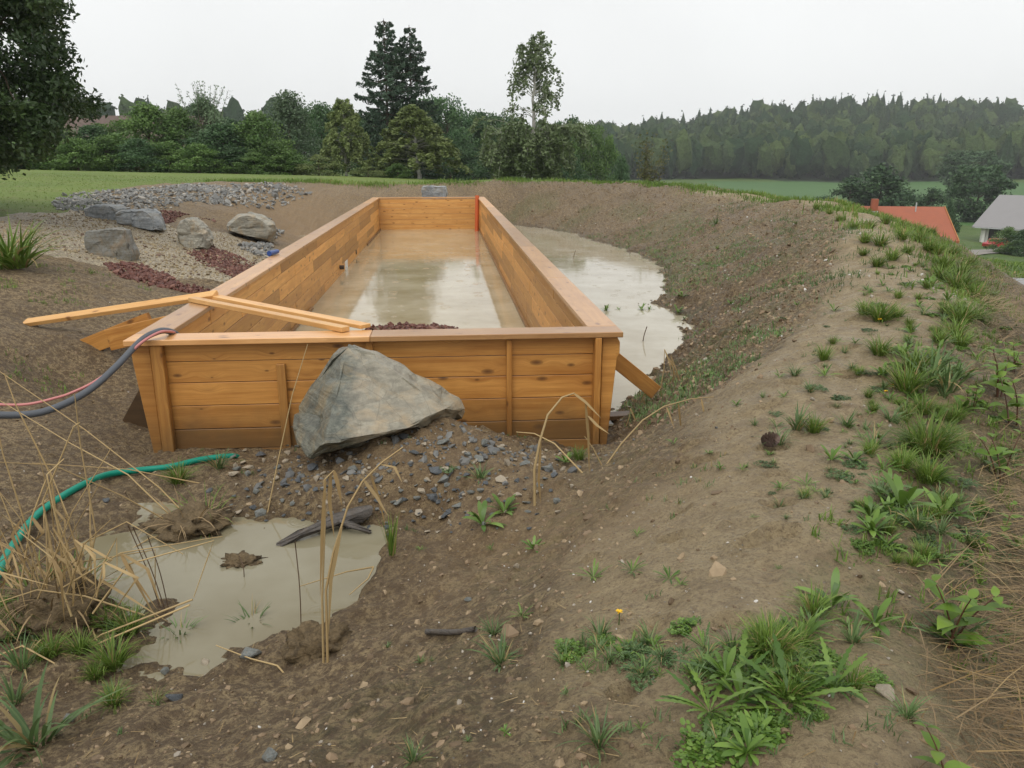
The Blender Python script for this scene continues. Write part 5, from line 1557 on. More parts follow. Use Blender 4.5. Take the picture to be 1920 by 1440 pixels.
def strip(path, widths, side):
    """leaf blade: (k,3) path, (k,) half-widths, (3,) side vector"""
    s = side / (np.linalg.norm(side) + 1e-9)
    L, Rr = path - s * widths[:, None], path + s * widths[:, None]
    k = len(path)
    V = np.empty((2 * k, 3)); V[0::2] = L; V[1::2] = Rr
    i = np.arange(k - 1)
    return V, np.stack([2 * i, 2 * i + 1, 2 * i + 3, 2 * i + 2], 1)
class Acc:
    def __init__(s): s.V, s.F, s.T, s.o = [], [], [], 0
    def add(s, V, F, t):
        s.V.append(V); s.F.append(F + s.o); s.T.append(np.full(len(V), t)); s.o += len(V)
    def mesh(s, name, mat): return np_mesh(name, np.concatenate(s.V), np.concatenate(s.F), mat, True, {'tint': np.concatenate(s.T)})
def blade_path(base, az, L, lean, droop, k=6):
    t = np.linspace(0, 1, k)
    ang = lean + droop * t ** 1.5
    dx = np.cumsum(np.sin(ang)) * L / k; dz = np.cumsum(np.cos(ang)) * L / k
    dx -= dx[0]; dz -= dz[0]
    return np.stack([base[0] + dx * math.cos(az), base[1] + dx * math.sin(az), base[2] + dz], 1)
def tuft_mesh(name, n, seed, spread=.12, lean=(.05, .9), droop=(.2, 1.5), w=.010, mat='grass', L=(.5, 1.05)):
    """unit tuft about 1 high before drooping"""
    rs = np.random.default_rng(seed); A = Acc()
    for _ in range(n):
        az = rs.uniform(0, 6.283); r0 = spread * math.sqrt(rs.random())
        a2 = az + rs.normal(0, .6)
        b = (r0 * math.cos(az), r0 * math.sin(az), -.02)
        ln = rs.uniform(*L)
        p_ = blade_path(b, a2, ln, rs.uniform(*lean) * (.4 + .6 * r0 / spread), rs.uniform(*droop), 6)
        wd = w * rs.uniform(.6, 1.3) * np.array([.8, 1, .95, .75, .45, .05])
        V, F = strip(p_, wd, np.array([-math.sin(a2) + rs.normal(0, .3), math.cos(a2) + rs.normal(0, .3), rs.normal(0, .2)]))
        A.add(V, F, np.clip(rs.uniform(0, 1), 0, 1))
    return A.mesh(name, M[mat])
def rosette_mesh(name, n, seed, wid=.11, tooth=.35, mat='weed', k=10, up=(.5, 1.25), droop=(.3, .9)):
    rs = np.random.default_rng(seed); A = Acc(); ML = []
    for i in range(n):
        az = i * 2.4 + rs.normal(0, .25); L = rs.uniform(.55, 1.05)
        p_ = blade_path((.02 * math.cos(az), .02 * math.sin(az), 0.0), az, L, rs.uniform(*up), rs.uniform(*droop), k)
        t = np.linspace(0, 1, k)
        prof = np.sin(np.pi * np.clip(t * .93 + .04, 0, 1)) ** .8 * (.35 + .65 * t) * 1.35
        saw = 1 - tooth * (np.arange(k) % 2)
        wd = wid * L * np.maximum(prof * saw, .06); wd[-1] = .004
        s = np.array([-math.sin(az), math.cos(az), rs.normal(0, .15)])
        V, F = strip(p_, wd, s)
        V[0::2, 2] += wd * .25; V[1::2, 2] += wd * .25
        tl_ = rs.uniform(0, 1); A.add(V, F, tl_); B = Acc(); B.add(V, F, tl_); ML.append(B.mesh('leaf', M[mat]))
    me = A.mesh(name, M[mat]); LEAVES[me.name] = ML
    return me
LEAVES = {}
def leaf_shape(base, az, L, W_, pitch, rs, k=6, curl=.5):
    p_ = blade_path(base, az, L, pitch, curl, k)
    t = np.linspace(0, 1, k); wd = W_ * np.sin(np.pi * (t ** .7)) ** 1.15 * .5 + .002; wd[-1] = .001
    s = np.array([-math.sin(az), math.cos(az), rs.normal(0, .25)])
    V, F = strip(p_, wd, s)
    V[0::2, 2] += wd * .22; V[1::2, 2] += wd * .22
    return V, F
def leafy_parts(seed, stems=1, pairs=4, leafL=.36, leafW=.165, lean=.35):
    rs = np.random.default_rng(seed); ML = []; lines = []
    for s_ in range(stems):
        az0 = rs.uniform(0, 6.283); b = np.array([rs.normal(0, .06), rs.normal(0, .06), -.02]) * (stems > 1)
        st = blade_path(b, az0, rs.uniform(.75, 1.0), rs.uniform(.02, lean), rs.uniform(.1, .5), 8)
        lines.append((st, np.linspace(.014, .006, 8)))
        a0 = rs.uniform(0, 3.14)
        for j in range(pairs):
            t = (j + 1) / pairs; q = st[min(7, int(t * 7))]
            for s2 in (0, math.pi):
                az = a0 + j * 1.57 + s2 + rs.normal(0, .25)
                L = leafL * rs.uniform(.75, 1.1) * (1.05 - .45 * (t > .9))
                V, F = leaf_shape(q, az, L, leafW * L / leafL, rs.uniform(.9, 1.35), rs, 9, rs.uniform(.4, 1.1))
                B = Acc(); B.add(V, F, rs.random()); ML.append(B.mesh('leaf', M['leafy']))
    return ML, [np_mesh('stem', *tubes([l_], 6), M['stemred'], True) for l_ in lines]
def clover_mesh(name, n, seed, r0=.5, leaf=.055, h=.16, mat='weed'):
    rs = np.random.default_rng(seed); A = Acc()
    an = np.arange(7) * 2 * math.pi / 7
    for _ in range(n):
        a = rs.uniform(0, 6.283); r = r0 * math.sqrt(rs.random()) * (1 + .25 * math.sin(3 * a + seed))
        c = np.array([r * math.cos(a), r * math.sin(a), rs.uniform(.2, 1) * h * (1.15 - r / r0 * .7)])
        tl_ = rs.uniform(0, 1); s = leaf * rs.uniform(.7, 1.25); tilt = rs.normal(0, .35, 2); az = rs.uniform(0, 6.283)
        for k in range(3):
            b = az + k * 2.094
            cx_ = c + np.array([math.cos(b), math.sin(b), 0]) * s * .85
            V = np.stack([cx_[0] + s * .62 * np.cos(an), cx_[1] + s * .62 * np.sin(an), np.full(7, cx_[2])], 1)
            V[:, 2] += (V[:, 0] - c[0]) * tilt[0] + (V[:, 1] - c[1]) * tilt[1]
            V = np.vstack([V, [[*cx_[:2], cx_[2] + (cx_[0] - c[0]) * tilt[0] + (cx_[1] - c[1]) * tilt[1] - s * .12]]])
            i = np.arange(7)
            A.add(V, np.stack([i, (i + 1) % 7, np.full(7, 7)], 1), tl_)
    return A.mesh(name, M[mat])
TU = [tuft_mesh('grass_tuft', 150, 60 + i, .16, w=.012) for i in range(4)]
TB = [tuft_mesh('grass_tuft', 42, 70 + i, .12, (.1, 1.1), (.3, 1.4), .020, 'grass_blue') for i in range(4)]
GT = [tuft_mesh('straw', 40, 150 + i, .16, (.1, 1.2), (.2, 1.7), .012, 'grass') for i in range(2)]
TBIG = tuft_mesh('grass_tuft', 420, 80, .28, (.05, 1.0), (.3, 1.7), .010)
TSEDGE = tuft_mesh('sedge', 26, 81, .05, (.0, .35), (.0, .35), .011, 'grass', (.6, 1.0))
RO = [rosette_mesh('rosette_weed', 17, 90 + i, .062, .5, 'weed', 16, (.6, 1.35), (.2, .8)) for i in range(3)]
RB = [rosette_mesh('broad_weed', 13, 95 + i, .095, .0, 'weed', 9, (.3, 1.2), (.2, 1.1)) for i in range(3)]
RD = [clover_mesh('low_weed', 150, 100 + i, .62, .05, .12, 'weed_dark') for i in range(3)]
CL = [clover_mesh('clover', 170, 110 + i) for i in range(3)]
LEAFY = [leafy_parts(120 + i, s, p_) for i, (s, p_) in enumerate([(3, 4), (4, 3), (1, 3), (2, 4), (3, 3)])]
_gr = random.Random(12)
def plant(name, me, px, py, hpx, label, cat='grass tuft', group=None, wid=1.0):
    p = on_ground(px, py); d = math.hypot(p[0], p[1], p[2] - CAM_H)
    s = hpx * d / FPX * (1.6 if 'grass' in name else 1.0)
    if me.name in LEAVES and hpx >= 45 and group is None:     # big enough to tell the leaves apart
        e = tag(empty(name, tuple(p), _gr.uniform(0, 6.28)), label, cat, group)
        for lm in LEAVES[me.name]: link('leaf', lm, e, scale=(s * wid, s * wid, s))
        return e
    return tag(link(name, me, None, tuple(p), (0, 0, _gr.uniform(0, 6.28)), (s * wid, s * wid, s)), label, cat, group)
# large, single plants
plant('grass_tuft', TBIG, 1738, 848, 62, 'largest bushy grass tuft on the path edge, blades arching all round', wid=1.0)
plant('grass_tuft', TBIG, 1445, 1222, 58, 'thick bright grass clump in the middle of the near weeds', wid=.9)
plant('broad_weed', RB[0], 1690, 955, 82, 'broad leaved weed with upright leaves right of the path', 'weed')
plant('broad_weed', RB[1], 1768, 968, 70, 'broad leaved weed next to the dry straw slope', 'weed')
plant('broad_weed', RB[2], 1560, 1138, 74, 'broad leaved weed above the thick grass clump', 'weed')
plant('broad_weed', RB[1], 1640, 1172, 66, 'plantain like weed standing alone right of the grass clump', 'weed')
plant('rosette_weed', RO[0], 1480, 1318, 112, 'dandelion with long toothed leaves among the near weeds', 'weed', None, 1.15)
plant('rosette_weed', RO[1], 1385, 1282, 105, 'toothed leaf rosette left in the near weed patch', 'weed', None, 1.2)
plant('rosette_weed', RO[2], 1330, 1335, 105, 'toothed leaf rosette spreading over bare soil at lower left of the weeds', 'weed', None, 1.2)
plant('rosette_weed', RO[0], 1560, 1290, 90, 'ragged leaf rosette at the right side of the near weed patch', 'weed')
plant('rosette_weed', RO[1], 1470, 1262, 90, 'leaf rosette right below the thick grass clump', 'weed')
plant('clover_patch', CL[0], 1330, 1405, 120, 'lush clover patch at the bottom of the near weeds', 'clover')
plant('clover_patch', CL[1], 1425, 1375, 95, 'clover patch right of the lush bottom one', 'clover')
plant('clover_patch', CL[2], 1540, 1245, 80, 'clover patch at the right foot of the grass clump', 'clover')
plant('clover_patch', CL[1], 1075, 1222, 62, 'flat clover patch left of the near weeds', 'clover')
plant('clover_patch', CL[0], 1135, 1208, 52, 'small clover patch under the yellow flower', 'clover')
plant('clover_patch', CL[2], 1640, 1275, 50, 'thin clover trailing towards the straw', 'clover')
plant('low_weed', RD[0], 1200, 1238, 62, 'matted dark weed between clover and dandelions', 'weed', None, 1.1)
plant('low_weed', RD[1], 1260, 1238, 52, 'matted weed left of the dandelion leaves', 'weed')
plant('low_weed', RD[2], 1205, 1275, 45, 'greyish flat weed on bare soil below the mat', 'weed')
plant('low_weed', RD[0], 1440, 872, 34, 'dark low weed on the path below the cone', 'weed')
plant('low_weed', RD[1], 1578, 893, 42, 'dark low weed in the middle of the path', 'weed')
plant('low_weed', RD[2], 1600, 872, 34, 'dark low weed just behind the middle one', 'weed')
plant('low_weed', RD[1], 1575, 748, 34, 'round low weed on the path left of the big tuft', 'weed')
plant('low_weed', RD[0], 1530, 728, 30, 'light green weed at the slope edge beside the earth lump', 'weed')
plant('rosette_weed', RO[2], 1112, 1085, 48, 'fresh green weed alone on the soil slope', 'weed')
plant('rosette_weed', RO[0], 1185, 1072, 36, 'grey green weed right of the fresh one', 'weed')
plant('rosette_weed', RO[1], 1255, 1086, 36, 'spreading weed, third in the row on the trodden soil', 'weed')
plant('rosette_weed', RO[2], 978, 1158, 34, 'small weed below the puddle with upright tips', 'weed')
plant('grass_tuft', TB[0], 940, 1245, 52, 'loose grass tuft on bare soil below centre')
plant('grass_tuft', TB[1], 925, 1190, 34, 'small grass tuft above the loose one')
plant('grass_tuft', TB[2], 1122, 1398, 58, 'grey green grass tuft near the bottom edge')
plant('grass_tuft', TB[3], 775, 1428, 38, 'grass tuft at the bottom edge left of centre')
plant('grass_tuft', TB[0], 62, 1395, 105, 'lush grass tuft in the lower left corner', wid=1.1)
plant('grass_tuft', TU[1], 213, 1252, 52, 'vivid green grass tuft beside the puddle')
plant('grass_tuft', TB[1], 232, 1190, 36, 'green grass tuft at the puddle shore under the stalks')
plant('grass_tuft', TB[2], 410, 878, 36, 'fine grass tuft at the end of the green hose')
plant('grass_tuft', TU[2], 335, 905, 38, 'fine grass tuft behind the green hose')
plant('grass_tuft', TB[3], 525, 840, 28, 'grass tuft at the wall left of the boulder')
plant('grass_tuft', TB[0], 475, 1182, 46, 'green tuft sprouting in the puddle')
plant('grass_tuft', TB[1], 340, 1200, 42, 'thin green tuft at the near side of the puddle')
plant('grass_tuft', TB[2], 900, 900, 34, 'grass tuft on the stone mound')
plant('sedge', TSEDGE, 735, 1040, 112, 'upright green sedge at the right end of the puddle', 'sedge')
plant('broad_weed', RB[2], 905, 985, 62, 'dock plant sprouting between stones', 'weed')
plant('broad_weed', RB[0], 945, 962, 48, 'pale green weed beside the dock plant', 'weed')
plant('broad_weed', RB[1], 1000, 1030, 34, 'small green sprout on the slope', 'weed')
plant('low_weed', RD[2], 842, 880, 30, 'small feathery weed on the mound under the boulder', 'weed')
plant('broad_weed', RB[0], 1060, 868, 30, 'leafy weed in the wet pit by the bent reeds', 'weed')
plant('grass_tuft', TU[0], 1085, 862, 26, 'green grass in the wet pit beside the corner post')
plant('grass_tuft', TU[3], 20, 500, 70, 'dark green grass clump on the mud edge at the left border', wid=1.4)
plant('grass_tuft', TU[1], 1648, 665, 34, 'rounded green tuft in the middle of the path', wid=1.1)
plant('grass_tuft', TB[1], 1700, 1345, 40, 'faint grass tuft by the straw at lower right')
plant('grass_tuft', TB[3], 1600, 1205, 44, 'blue green grass tuft right of the thick clump')
plant('grass_tuft', TB[0], 1790, 1210, 66, 'blue green grass under the leafy balsam')
for i in range(46):
    px, py = _gr.gauss(1435, 75), _gr.gauss(1275, 62)
    k = _gr.random()
    h = _gr.uniform(34, 70)
    if k < .4: plant('grass_tuft', _gr.choice(TU + TB), px, py, h * .8, 'green grass tuft mixed into the dense near weed patch', 'grass tuft', 'grass in the near weed patch')
    elif k < .75: plant('rosette_weed', _gr.choice(RO + RB), px, py, h * 1.1, 'leafy rosette mixed into the dense near weed patch', 'weed', 'rosettes in the near weed patch')
    else: plant('clover_patch', _gr.choice(CL), px, py, h, 'clover mixed into the dense near weed patch', 'clover', 'clover in the near weed patch')
for i in range(26):
    px, py = _gr.uniform(1020, 1330), _gr.gauss(1235, 26)
    h = _gr.uniform(18, 40)
    plant('rosette_weed' if i % 2 else 'grass_tuft', _gr.choice(RO + RB) if i % 2 else _gr.choice(TB), px, py, h, 'small leafy rosette in the flat weed mat left of the near weeds' if i % 2 else 'short grass in the flat weed mat left of the near weeds', 'weed' if i % 2 else 'grass tuft', 'rosettes in the flat weed mat' if i % 2 else 'grass in the flat weed mat')
# repeated tufts along the bank crest
G2 = 'grass tufts along the bank path'
L2 = 'green grass tuft growing on the bank beside the path'
for px, py, h in [(1650,602,48),(1622,590,34),(1680,595,34),(1795,545,58),(1765,525,48),(1825,560,42),(1800,605,50),(1775,590,40),(1830,600,34),(1790,632,42),(1645,500,44),(1618,480,34),(1672,488,40),(1700,475,44),(1650,462,60),(1622,455,50),(1690,450,50),(1725,455,50),(1755,478,62),(1785,480,55),(1740,470,48),(1600,430,44),(1630,428,44),(1660,420,40),(1575,415,38),(1555,402,34),(1530,392,30),(1690,430,40),(1720,435,40),(1745,440,42),(1545,675,28),(1490,705,26),(1520,735,24),(1495,805,44),(1525,810,38),(1460,835,38),(1700,735,60),(1745,720,58),(1775,735,56),(1715,700,50),(1760,690,44),(1790,710,46),(1730,775,40),(1660,700,20),(1610,705,18),(1670,790,34),(1640,838,44),(1690,880,48),(1650,930,44),(1740,905,48),(1630,960,30),(1720,990,44),(1800,520,50),(1770,505,54),(1815,500,44),(1800,650,40),(1760,640,30),(1700,640,18)]:
    far_ = py < 660
    L2 = ('grass tuft on the far bank crest before the red roof' if py < 450 else 'grass tuft on the bank crest left of the path, below the red roof' if py < 520 and px < 1710 else 'grass tuft on the bank crest right of the path, below the grey roofed house' if py < 520
          else 'grass tuft at the left side of the path where it bends' if px < 1700 and far_ else 'grass tuft along the right side of the path above the largest tuft' if far_ else 'grass tuft at the slope edge left of the path' if px < 1600 else 'grass tuft around the largest tuft on the right of the path')
    plant('grass_tuft', _gr.choice(TU if far_ or _gr.random() < .5 else TB), px, py, h * _gr.uniform(.85, 1.1) * (.40 if py < 485 else .55 if py < 530 else .78 if far_ else .95), L2, 'grass tuft', G2, 1.15 if far_ else 1.0)
G3 = 'small weeds sprouting on bare soil'
L3 = 'tiny weed sprouting on the bare soil slope'
for _ in range(70):
    px, py = _gr.choice([(_gr.uniform(1180, 1480), _gr.uniform(560, 900)), (_gr.uniform(700, 1500), _gr.uniform(1000, 1420)), (_gr.uniform(1100, 1500), _gr.uniform(420, 640)), (_gr.uniform(1400, 1700), _gr.uniform(850, 1250))])
    q = on_ground(px, py)
    if q[2] < PO + .03 or (q[0] < x1 + .2 and q[1] > 7.4): continue
    plant('weed_sprout', _gr.choice(RO + TB + RB), px, py, _gr.uniform(10, 24), L3, 'weed', G3)
for _ in range(240):           # mixed growth between the path and the straw
    t_ = _gr.random()
    py = 500 + 560 * t_ ** 1.2
    px = (1770 if py < 620 else 1750) + _gr.gauss(0, 75) - (30 if 680 < py < 1000 else 0)
    k = _gr.random(); h = (20 + 30 * t_) * _gr.uniform(.5, 1.2)
    if k < .36: plant('grass_tuft', _gr.choice(TU + TB), px, py, h * .62, 'green grass in the mixed growth between path and straw', 'grass tuft', 'grass between path and straw')
    elif k < .72: plant('rosette_weed', _gr.choice(RO + RB), px, py, h, 'leafy weed in the mixed growth between path and straw', 'weed', 'weeds between path and straw')
    else: plant('clover_patch', _gr.choice(CL + RD), px, py, h * .9, 'low leafy mat in the mixed growth between path and straw', 'clover', 'leafy mats between path and straw')
for _ in range(60):            # thin growth on the path itself
    py = _gr.uniform(540, 960); px = 1640 - (py - 540) * .22 + _gr.gauss(0, 60)
    plant('weed_sprout', _gr.choice(RO + RD + TB), px, py, _gr.uniform(10, 26) * (.5 + py / 1400), 'low green sprout on the trodden path', 'weed', 'sprouts on the trodden path')
for i in range(22):
    px, py = _gr.uniform(5, 300), _gr.uniform(1130, 1330)
    q = on_ground(px, py)
    if q[2] < PU + .01: continue
    plant('grass_tuft', _gr.choice(TB + TU + GT), px, py, _gr.uniform(20, 46), 'green or half dry grass in the tangle left of the puddle', 'grass tuft', 'grass in the tangle left of the puddle')
# leafy plants on the right edge
for i, (px, py, h, k, lb) in enumerate([
    (1545 + 250, 1215, 150, 0, 'branching lime green balsam plant at the straw edge'),
    (1775, 1470, 130, 2, 'large leaved lime plant at the bottom right edge'),
    (1872, 745, 95, 1, 'lime green leafy plant on the straw slope, uppermost'),
    (1905, 800, 110, 3, 'leafy plant at the right border below the uppermost one'),
    (1878, 905, 100, 4, 'leafy plant with round leaves at mid right border'),
    (1880, 1005, 75, 2, 'small lime plant beside the dry straw'),
    (1848, 1045, 50, 3, 'yellowish seedling in the dry straw'),
    (1820, 770, 60, 0, 'bushy leafy plant behind the largest grass tuft'),
    (1900, 700, 60, 1, 'leafy plant at the right border near the road')]):
    p = on_ground(px, py); d = math.hypot(p[0], p[1], p[2] - CAM_H); s = h * d / FPX
    e = tag(empty('leafy_plant', tuple(p), _gr.uniform(0, 6.28)), lb, 'plant')
    for lm in LEAFY[k][0]: link('leaf', lm, e, scale=(s, s, s))
    for lm in LEAFY[k][1]: link('stem', lm, e, scale=(s, s, s))
# yellow flowers
def flower(px, py, w, label, stalk=.05):
    p = on_ground(px, py); d = math.hypot(p[0], p[1], p[2] - CAM_H); s = w * d / FPX
    e = tag(empty('yellow_flower', tuple(p)), label, 'flower')
    A = Acc(); rs = np.random.default_rng(int(px))
    for k in range(16):
        V, F = leaf_shape((0, 0, stalk), k * 2.4, s * .55, s * .16, rs.uniform(.7, 1.4), rs, 4, .2); A.add(V, F, .5)
    link('petal', A.mesh('petal', M['petal']), e)
    link('stem', np_mesh('stem', *tubes([(np.array([[0, 0, -.01], [.002, 0, stalk * .5], [0, 0, stalk]]), np.array([.003, .0025, .002]))], 5), M['stemgreen'], True), e)
flower(1160, 1172, 17, 'single yellow flower above the flat clover patch', .055)
flower(1648, 609, 10, 'yellow flower on the path near the rounded tuft', .05)
flower(1672, 733, 10, 'yellow flower left of the big grass tuft, upper of two', .04)
flower(1660, 745, 8, 'yellow flower left of the big grass tuft, lower of two', .04)

# ------------------------------------------------------------------ dry reeds
def reed(pts, r, leaves=(), name='dry_reed', label=None, group=None, mat='straw', base_sink=.03):
    """pts: (px,py,Y) bends of the stalk from the root; leaves: lists of the same kind with a half width"""
    Q = np.array([P(*q) for q in pts]); Q[0, 2] -= base_sink
    e = tag(empty(name, tuple(Q[0])), label, 'reed', group)
    k = len(Q); t = np.linspace(0, k - 1, (k - 1) * 4 + 1); i = np.minimum(t.astype(int), k - 2); f = (t - i)[:, None]
    ff = f * f * (3 - 2 * f)
    C_ = Q[i] * (1 - f) + Q[i + 1] * f
    V, F = tubes([(C_, np.linspace(r, r * .45, len(C_)))], 5)
    me = np_mesh('stalk', V, F, M[mat], True, {'tint': np.full(len(V), _gr.uniform(.45, 1))})
    o = link('stalk', me, e); o.location = -e.location
    for lf, w in leaves:
        L = np.array([P(*q) for q in lf]); kk = len(L); t = np.linspace(0, kk - 1, 7); i = np.minimum(t.astype(int), kk - 2); f = (t - i)[:, None]
        C_ = L[i] * (1 - f) + L[i + 1] * f
        V, F = strip(C_, w * np.array([.5, .9, 1, .9, .7, .4, .05]), np.array([.8, .6, 0.1]))
        o = link('blade', np_mesh('blade', V, F, M[mat], True, {'tint': np.full(len(V), _gr.uniform(.2, .8))}), e); o.location = -e.location
    return e
YB = float(on_ground(610, 1244)[1])
reed([(606, 1246, YB), (604, 1120, YB + .03), (609, 980, YB + .08), (608, 900, YB + .1), (626, 882, YB + .12)], .007,
     [([(610, 898, YB + .1), (604, 1000, YB + .06), (600, 1120, YB)], .010), ([(626, 882, YB + .12), (634, 910, YB + .1), (641, 948, YB + .08)], .011), ([(620, 888, YB + .12), (618, 940, YB + .1), (627, 1010, YB + .08)], .011)],
     label='left stalk of two tall bent reeds in front of the puddle, folded at its top')
reed([(614, 1246, YB), (611, 1107, YB + .04), (625, 1036, YB + .08), (652, 950, YB + .13), (680, 902, YB + .17), (717, 866, YB + .2), (756, 838, YB + .25)], .0075,
     [([(682, 900, YB + .17), (705, 930, YB + .17), (728, 968, YB + .15)], .010), ([(712, 870, YB + .2), (740, 876, YB + .22), (754, 905, YB + .2)], .009), ([(640, 990, YB + .1), (620, 1090, YB + .04), (616, 1190, YB)], .012), ([(695, 890, YB + .2), (712, 940, YB + .2), (722, 985, YB + .18)], .008)],
     label='right stalk of two tall bent reeds, leaning over towards the boulder')
YC = float(on_ground(1000, 950)[1])
reed([(1003, 950, YC), (1002, 880, YC + .03), (1012, 828, YC + .06), (1027, 778, YC + .1), (1054, 745, YC + .14), (1077, 737, YC + .16)], .011,
     [([(1077, 738, YC + .16), (1098, 754, YC + .15), (1127, 784, YC + .12)], .014), ([(1098, 756, YC + .15), (1103, 815, YC + .14), (1105, 890, YC + .1)], .014), ([(1103, 780, YC + .15), (1120, 798, YC + .13), (1143, 814, YC + .1)], .013), ([(1014, 830, YC + .08), (1010, 900, YC), (1014, 945, YC - .04)], .012)],
     label='thick bent dry reed arching before the right half of the front wall')
YD = float(on_ground(1132, 872)[1])
reed([(1132, 872, YD), (1165, 832, YD + .05), (1205, 788, YD + .1), (1245, 762, YD + .15), (1295, 748, YD + .2), (1338, 744, YD + .25)], .008,
     [([(1250, 764, YD + .15), (1257, 782, YD + .13), (1264, 802, YD + .12)], .011), ([(1272, 757, YD + .17), (1275, 785, YD + .15), (1278, 812, YD + .14)], .012), ([(1315, 748, YD + .22), (1319, 768, YD + .2), (1322, 786, YD + .2)], .011)],
     label='long dry reed leaning right over the soil slope')
YE = float(on_ground(500, 965)[1])
reed([(499, 965, YE), (520, 870, YE + .15), (548, 740, YE + .3), (577, 645, YE + .45)], .0065, label='single straight thin stalk standing before the front wall')
YF = float(on_ground(1095, 888)[1])
reed([(1100, 888, YF), (1040, 832, YF + .2), (1002, 813, YF + .3), (968, 810, YF + .35)], .007, label='dry stalk fallen left towards the stone mound')
reed([(1132, 872, YD), (1112, 840, YD + .05), (1096, 818, YD + .1)], .006, label='short dry stalk at the foot of the leaning reed')
for i, (a, b) in enumerate([((1238, 728), (1246, 655)), ((1262, 716), (1258, 668)), ((1275, 712), (1255, 672)), ((1172, 800), (1182, 765)), ((1200, 760), (1212, 710))]):
    Yg = float(on_ground(*a)[1])
    reed([(a[0], a[1], Yg), ((a[0] + b[0]) / 2 + 3, (a[1] + b[1]) / 2, Yg), (b[0], b[1], Yg + .05)], .008, [([(b[0], b[1], Yg), (b[0] + 8, b[1] + 20, Yg), (b[0] + 14, b[1] + 48, Yg)], .012)], label='short dry reed at the pond corner by the brace', group='dry reeds at the pond corner')
# root clods with their tangles in the puddle
M['root_clod'] = rock_material('root_clod', (.085, .06, .032), (.14, .10, .055), (.20, .145, .08), (.04, .03, .02), 5, .7, False, .2)
def clod(px, py, wpx, hpx, label, tuft, th, seed, mat='root_clod'):
    p = on_ground(px, py); p[2] = max(p[2], PU - .03); d = math.hypot(p[0], p[1], p[2] - CAM_H); w, h = wpx * d / FPX, hpx * d / FPX
    rs = np.random.default_rng(seed)
    bm = bmesh.new(); bmesh.ops.create_icosphere(bm, subdivisions=4, radius=1)
    for v in bm.verts:
        n_ = v.co.normalized()
        k = 1 + .55 * mnoise.fractal(n_ * 2.6 + Vector((seed, 0, 0)), .6, 2.2, 6) + .16 * mnoise.noise(n_ * 11)
        v.co = Vector((n_.x * w * .5 * k, n_.y * w * .38 * k, n_.z * h * .55 * k))
    me = bpy.data.meshes.new('clod'); bm.to_mesh(me); bm.free(); me.materials.append(M[mat])
    for f_ in me.polygons: f_.use_smooth = True
    e = tag(empty('root_clod', tuple(p), 0), label, 'root clod')
    link('soil', me, e, (0, 0, h * .12))
    if tuft is not None:
        s = th * d / FPX
        link('straw', tuft, e, (0, 0, h * .4), (0, 0, rs.uniform(0, 6)), (s, s, s))
    return p
DT = [tuft_mesh('straw', 46, 140 + i, .30, (.5, 1.5), (.3, 1.9), .012, 'straw_red') for i in range(3)]
c1 = clod(110, 1160, 150, 80, 'large dark root clod with dry reeds at the left edge of the puddle', DT[0], 120, 1)
c2 = clod(358, 1004, 135, 50, 'dark root clod with splayed straw in the middle of the puddle', DT[1], 105, 2)
c3 = clod(600, 1222, 105, 60, 'small reddish brown soil lump at the near puddle end', None, 0, 3)
clod(455, 1075, 70, 26, 'flat muddy islet right in the puddle', None, 0, 4)
plant('grass_tuft', GT[0], 385, 985, 70, 'green and dry grass growing from the root clod in the puddle')
plant('grass_tuft', GT[0], 70, 1130, 70, 'dry and green grass on the left part of the large root clod')
plant('grass_tuft', GT[1], 110, 1180, 64, 'green grass hanging over the front of the large root clod')
plant('grass_tuft', TU[2], 175, 1165, 44, 'short green grass at the right foot of the large root clod')
plant('grass_tuft', TU[0], 40, 1180, 50, 'short green grass at the left foot of the large root clod')
plant('grass_tuft', GT[1], 150, 1120, 80, 'green grass growing from the large left root clod')
Y1 = float(c1[1]); Y2 = float(c2[1])
